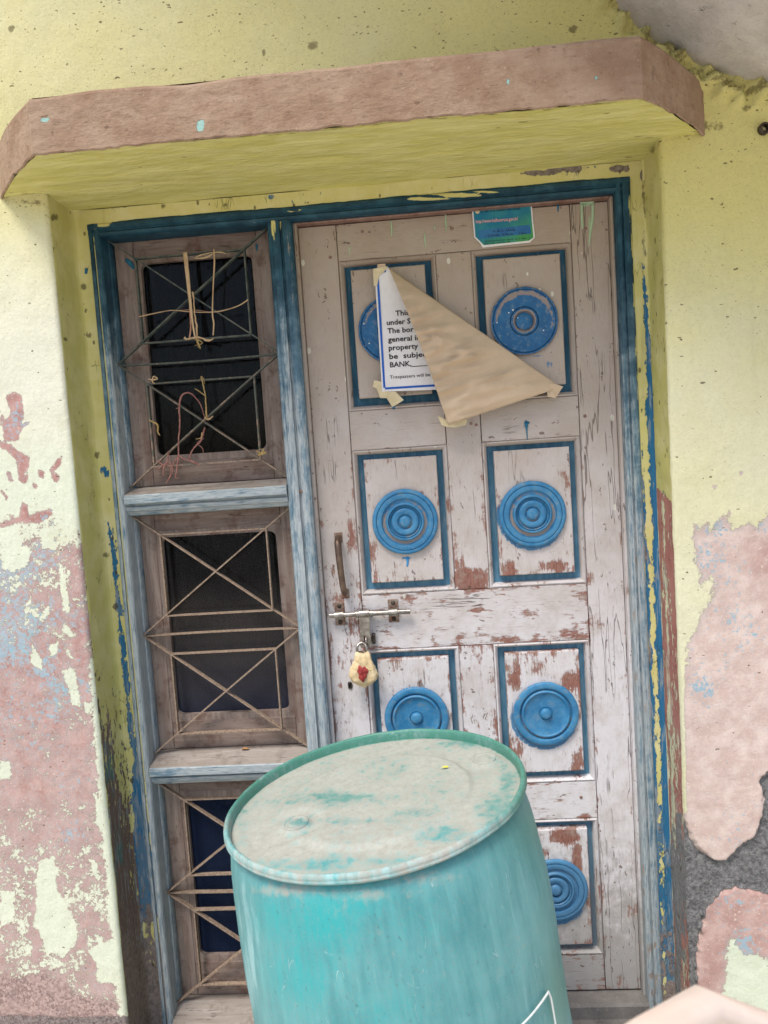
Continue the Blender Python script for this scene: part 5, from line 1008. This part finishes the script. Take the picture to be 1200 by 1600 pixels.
def scrap(pts, y, mat, par, curl=.002):
    V = [at(a, b, y-curl*((i*37) % 5)/5) for i, (a, b) in enumerate(pts)]; cc = np.mean(V, axis=0); V.append(cc); m = len(pts)
    o = mk('tape', V, [(i, (i+1) % m, m) for i in range(m)], M[mat], par, False); so = o.modifiers.new('thickness', 'SOLIDIFY'); so.thickness = .0003; return o
scrap([(585, 594), (598, 597), (603, 612), (618, 612), (631, 625), (620, 632), (613, 636), (604, 622), (594, 622), (588, 606), (582, 604)], YN+.0005, 'tape', nt)
scrap([(583, 420), (606, 416), (601, 424), (592, 428), (589, 448), (584, 446)], YN-.0018, 'tape', nt, .0006)
scrap([(696, 656), (706, 660), (730, 655), (728, 664), (712, 668), (698, 667), (690, 664), (684, 650), (690, 652)], YN-.014, 'tape', nt)
scrap([(846, 598), (868, 600), (880, 604), (872, 616), (868, 622), (856, 620), (854, 610)], YN-.004, 'kraft', nt, .008)
scrap([(590, 413), (602, 412), (603, 420), (589, 422)], YN+.001, 'kraft', nt, .001)

# ================================================================== STICKER
YK = -.0028
sk = thing('sticker', tuple(at(786, 353, YK)), 'small teal and green printed sticker at the top of the door', 'sticker')
lst = [(737, 326), (831, 319), (833, 345), (836, 371), (828, 379), (754, 387), (750, 380), (741, 371)]
V = [at(a, b, YK) for a, b in lst]; V.append(np.mean(V, axis=0)); m = len(lst); c0 = np.array(sk.location)
mk('backing', V, [(i, (i+1) % m, m) for i in range(m)], M['sheet'], sk, False)
lst = [(739.5, 328), (829, 321.5), (831, 345), (833.5, 371), (826.5, 376), (756, 383), (751, 378), (743, 370)]
V = [at(a, b, YK-.0006) for a, b in lst]; V.append(np.mean(V, axis=0)); o = mk('print', [np.array(v)-c0 for v in V], [(i, (i+1) % m, m) for i in range(m)], M['sticker'], sk, False, local=True)
V = [at(a, b, YK-.0010) for a, b in ((748, 360), (828, 351), (830, 365), (749, 373))]; mk('print_band', V, [(0, 1, 2, 3)], M['stickerband'], sk, False)
sx_ = at(831, 345, YK)-at(739, 352, YK); sx_ /= np.linalg.norm(sx_); sz_ = np.array([-sx_[2], 0, sx_[0]])
text(sk, 'http://www.hallsonross.gov.in/', 743.5, 349, 66, .0085, YK-.0012, 'pinkink', .01, ux=sx_, uz=sz_)
V, F = lathe_vf([(0.0002, 0), (.0055, 0)], 16); cc = at(746, 330.5, YK-.0012); mk('print_emblem', np.array(V)+cc, [f[::-1] for f in F], M['tape'], sk, False)
def scribble(x0, y0, x1, y1, h, mat, seed):
    rs = random.Random(seed); a = at(x0, y0, YK-.0013); b = at(x1, y1, YK-.0013); L = np.linalg.norm(b-a); V = []; F = []; t = 0
    while t < L:
        w = rs.uniform(.002, .0045); hh = h*rs.uniform(.6, 1)
        if rs.random() > .16:
            p = a+sx_*t; k = len(V); V += [p, p+sx_*w*.75, p+sx_*w*.75+sz_*hh*.22, p+sx_*w*.3+sz_*hh*.25, p+sx_*w*.3+sz_*hh, p+sz_*hh]; F += [(k, k+1, k+2, k+3), (k, k+3, k+4, k+5)]
        t += w*1.05
    mk('printed_text', V, F, M[mat], sk, False)
scribble(752, 332, 812, 326.5, .0075, 'ink', 1); scribble(768, 363, 805, 359, .006, 'ink', 2); scribble(758, 370, 824, 363.5, .006, 'ink', 3); scribble(756, 378, 828, 372, .004, 'ink', 4); scribble(758, 381.5, 800, 378, .004, 'ink', 5)

# ================================================================== BARREL
bar_e = thing('barrel', tuple(BB), 'leaning turquoise plastic drum with a dusty closed top, in front of the door', 'barrel')
quat = Vector(BA).to_track_quat('Z', 'Y'); bar_e.rotation_mode = 'QUATERNION'; bar_e.rotation_quaternion = quat; RM = np.array(quat.to_matrix())
def b2w(V): return (RM@np.asarray(V).T).T + BB
def b_attrs(V, lid):
    Wd = b2w(V); q = to_px(Wd); n = len(V); px, py = q[:, 0], q[:, 1]; vis = ((Wd-CAM)@FW > 0)
    if lid:
        d = np.full(n, .80) - .55*np.maximum(blobs(q, [(545, 1246, 80, 9, .60), (470, 1286, 24, 7, .72), (575, 1283, 80, 6, .45), (730, 1163, 46, 10, .62), (785, 1152, 40, 12, .5), (470, 1352, 110, 11, .62), (620, 1345, 120, 12, .5), (770, 1268, 28, 34, .7), (790, 1225, 14, 40, .55), (650, 1270, 60, 9, .35), (690, 1305, 60, 14, .55), (380, 1300, 12, 30, .35)]), 0)
        rr = np.hypot(V[:, 0], V[:, 1]); d = np.where(rr > .274, lerp_tab(py, [1150, 1230, 1300], [.20, .32, .46]), d); g = np.where(rr > .27, 1., .8)*sstep(1330, 1230, py)
        return dict(dust_shade=d, clean=sstep(1240, 1340, py)*.6, chalk=np.where(rr > .276, .1+.5*sstep(1200, 1320, py), .1), green=g)
    d = np.maximum(blobs(q, [(450, 1392, 110, 12, .55), (560, 1398, 80, 14, .5), (660, 1370, 60, 12, .4), (530, 1420, 20, 16, .45), (700, 1480, 20, 40, .22)]), .02)
    cl = blobs(q, [(500, 1440, 90, 70, .85), (560, 1410, 60, 40, .8), (470, 1520, 70, 70, .7), (590, 1580, 80, 40, .5), (640, 1440, 80, 60, .4), (430, 1430, 40, 60, .7)])
    ch = np.maximum(blobs(q, [(392, 1520, 16, 120, .75), (378, 1430, 10, 60, .6), (690, 1450, 90, 80, .36), (560, 1530, 60, 60, .3), (800, 1420, 60, 120, .2)]), .12)
    gr = blobs(q, [(840, 1290, 60, 50, .55), (870, 1560, 18, 80, .5), (800, 1300, 80, 30, .3)])
    return dict(dust_shade=d, clean=cl, chalk=ch, green=gr)
def lathe_z(prof, n=120, step=.012):
    pr = resample(prof, step); V = np.array([(r_*math.cos(2*math.pi*k/n), r_*math.sin(2*math.pi*k/n), z_) for r_, z_ in pr for k in range(n)])
    F = [(i*n+k, i*n+(k+1) % n, (i+1)*n+(k+1) % n, (i+1)*n+k) for i in range(len(pr)-1) for k in range(n)]; return V, F
H = BH
V, F = lathe_z([(.001, .012), (.23, .012), (.245, 0), (.272, .0), (.282, .02), (.284, .05), (.290, .12), (.2955, .25), (.2975, .40), (.2985, .52), (.2975, .64), (.294, .74), (.2895, .81), (.2855, .855), (.2815, .882), (.277, .897), (.270, .905)])
dent = (fbm(V, 4.2, 3, 100)-.5)*.012; rr = np.hypot(V[:, 0], V[:, 1])[:, None]; V[:, :2] += V[:, :2]/np.maximum(rr, .01)*dent[:, None]*(V[:, 2:3] > .05)
o = mk('body', V, F, M['barrel'], bar_e, True, b_attrs(V, False), local=True); fix_normals(o)
V, F = lathe_z([(.2655, .900), (.270, .908), (.282, .9135), (.2875, .915), (.2892, .918), (.2880, .921), (.2888, .9245), (.2872, .929), (.2845, .9312), (.2815, .931), (.2790, .9285), (.2775, .922), (.2765, .908)], 160, .0025)
wv = fbm(V, 14, 3, 101)-.5; V[:, 2] += wv*.0035; ang = np.arctan2(V[:, 1], V[:, 0]); V[:, :2] *= (1+.006*np.cos(2*ang+.6))[:, None]
o = mk('chime', V, F, M['barrel'], bar_e, True, b_attrs(V, True), local=True); fix_normals(o)
nr, na = 64, 160; V = []
for i in range(nr+1):
    r_ = .2775*i/nr
    for k in range(na): a = 2*math.pi*k/na; V.append((r_*math.cos(a), r_*math.sin(a), 0))
V = np.array(V); rr = np.hypot(V[:, 0], V[:, 1])
def px2lid(a, b):
    d_ = FW*FPX + RT*(a-600) - UP*(b-800); o_ = BB+BA*.917; t = ((o_-CAM)@BA)/(d_@BA); return (RM.T@(CAM+d_*t-BB))[:2]
p1, p2 = px2lid(462, 1287), px2lid(757, 1186)
h = .9135 + .0062*(1-sstep(.178, .190, rr)) - .003*(1-sstep(.10, .17, rr))
for pc in (p1, p2):
    d_ = np.hypot(V[:, 0]-pc[0], V[:, 1]-pc[1]); e_ = pc/np.linalg.norm(pc); out_ = (V[:, 0]*e_[0]+V[:, 1]*e_[1]) - np.linalg.norm(pc)
    pocket = (1-sstep(.048, .056, np.where(out_ > 0, np.abs(V[:, 0]*-e_[1]+V[:, 1]*e_[0]), d_)))*(1-sstep(.245, .258, rr)); h = h*(1-pocket)+pocket*.9118
    h = h + .006*(1-sstep(.024, .030, d_))*.9
h = h + sstep(.262, .2765, rr)*(-.002) + (fbm(V*[1, 1, 0]+[0, 0, 5], 7, 4, 103)-.5)*.004 + (fbm(V, 40, 3, 104)-.5)*.0012
V[:, 2] = h; F = gridfaces(nr+1, na); F = [(i*na+k, i*na+(k+1) % na, (i+1)*na+(k+1) % na, (i+1)*na+k) for i in range(nr) for k in range(na)]
o = mk('lid', V, F, M['barrel'], bar_e, True, b_attrs(V, True), local=True); bm = bmesh.new(); bm.from_mesh(o.data); bmesh.ops.remove_doubles(bm, verts=bm.verts, dist=1e-5); bmesh.ops.recalc_face_normals(bm, faces=bm.faces); bm.to_mesh(o.data); bm.free()
if o.data.polygons[len(o.data.polygons)//2].normal.z < 0: o.data.flip_normals()
for pc in (p1, p2):
    V, F = lathe_z([(.0, .0205), (.012, .0205), (.013, .019), (.0195, .019), (.0205, .0215), (.0235, .0215), (.0245, .019), (.0245, .008)], 40, .004); V = V+[pc[0], pc[1], .8985]; o = mk('bung', V, F, M['barrel'], bar_e, True, b_attrs(V, True), local=True); fix_normals(o)
# hand-brushed white strokes on the side
def barrel_hit(a, b, off=.0006):
    d_ = FW*FPX + RT*(a-600) - UP*(b-800); d_ = d_/np.linalg.norm(d_); ol = RM.T@(CAM-BB); dl = RM.T@d_
    lo = 0.8
    for t in np.arange(.8, 2.2, .0006):
        p = ol+dl*t
        if np.hypot(p[0], p[1]) < np.interp(p[2], [.12, .25, .40, .52, .64, .74, .81, .855], [.290, .2955, .2975, .2985, .2975, .294, .287, .279])+.0035: break
    return p
for pts in ([(760, 1656), (790, 1626), (818, 1599), (832, 1584), (846, 1566), (857, 1550)], [(857, 1550), (861, 1560), (865, 1582), (868, 1600), (873, 1630), (878, 1660)]):
    P_ = smooth_path([barrel_hit(*p) for p in pts], 6); V, F = tube_vf(P_, np.interp(np.linspace(0, 1, len(P_)), [0, .5, 1], [.0032, .0026, .003]), 8, (1, .6)); mk('paint_stroke', V, F, M['white'], bar_e, True, local=True)
# yellow flake lying on the lid
fx = b2w(np.array([[*px2lid(695, 1203), .9215]]))[0]
V = np.array([(-.008, 0, 0), (-.002, -.003, .002), (.006, -.002, .001), (.009, .001, .002), (.002, .004, .003), (-.004, .003, .001)])+fx
tag(mk('yellow_flake', V, [(0, 1, 5), (1, 4, 5), (1, 2, 4), (2, 3, 4)], M['petal'], None, False), 'tiny yellow petal lying on the dusty drum top', 'petal')
for a, b, s in ((676, 1256, 5), (591, 1225, 5), (506, 1236, 7), (746, 1207, 3), (690, 1155, 8)):
    pass

# ================================================================== BLURRED RAIL CLOSE TO THE CAMERA
def ray_pt(a, b, dist):
    d_ = FW*FPX + RT*(a-600) - UP*(b-800); return CAM+d_/FPX*dist
rk = [ray_pt(740, 1830, .44), ray_pt(900, 1707, .53), ray_pt(1010, 1626, .62), ray_pt(1075, 1583, .70), ray_pt(1100, 1569, .735), ray_pt(1120, 1569, .75), ray_pt(1160, 1586, .77), ray_pt(1230, 1618, .80), ray_pt(1340, 1672, .86)]
rl = thing('handrail', (rk[-1][0], rk[-1][1], ZG), 'blurred pale pink painted rail bend in the bottom right corner', 'handrail')
def rect_rail(pts, w, h, ch=.004):
    pts = [np.array(p) for p in pts]; V = []; F = []; m = len(pts)
    for i, p in enumerate(pts):
        t0 = pts[i]-pts[i-1] if i else pts[1]-pts[0]; t1 = pts[i+1]-pts[i] if i < m-1 else t0; t0 = t0/np.linalg.norm(t0); t1 = t1/np.linalg.norm(t1); t = t0+t1; t /= np.linalg.norm(t)
        sd = np.cross(t, [0, 0, 1.]); sd /= np.linalg.norm(sd); up = np.cross(sd, t); k = 1/max(.5, math.sqrt((1+t0@t1)/2))
        for a_, b_ in ((-w+ch, h), (w-ch, h), (w, h-ch), (w, -h+ch), (w-ch, -h), (-w+ch, -h), (-w, -h+ch), (-w, h-ch)): V.append(p+sd*a_*k+up*b_)
    for i in range(m-1):
        for k in range(8): F.append((i*8+k, i*8+(k+1) % 8, (i+1)*8+(k+1) % 8, (i+1)*8+k))
    F += [tuple(range(7, -1, -1)), tuple(range((m-1)*8, m*8))]; return V, F
V, F = rect_rail([rk[0], rk[2], ray_pt(1098, 1570, .74), rk[7], rk[8]], .0185, .0135, .0085); o = mk('rail', V, F, M['rail'], rl, True); fix_normals(o)
for e in (rk[-1], rk[0]):
    V, F = tube_vf([e+[0, 0, .005], [e[0], e[1], ZG+.4], [e[0], e[1], ZG-.03]], .016, 14); mk('post', V, F, M['rail'], rl)
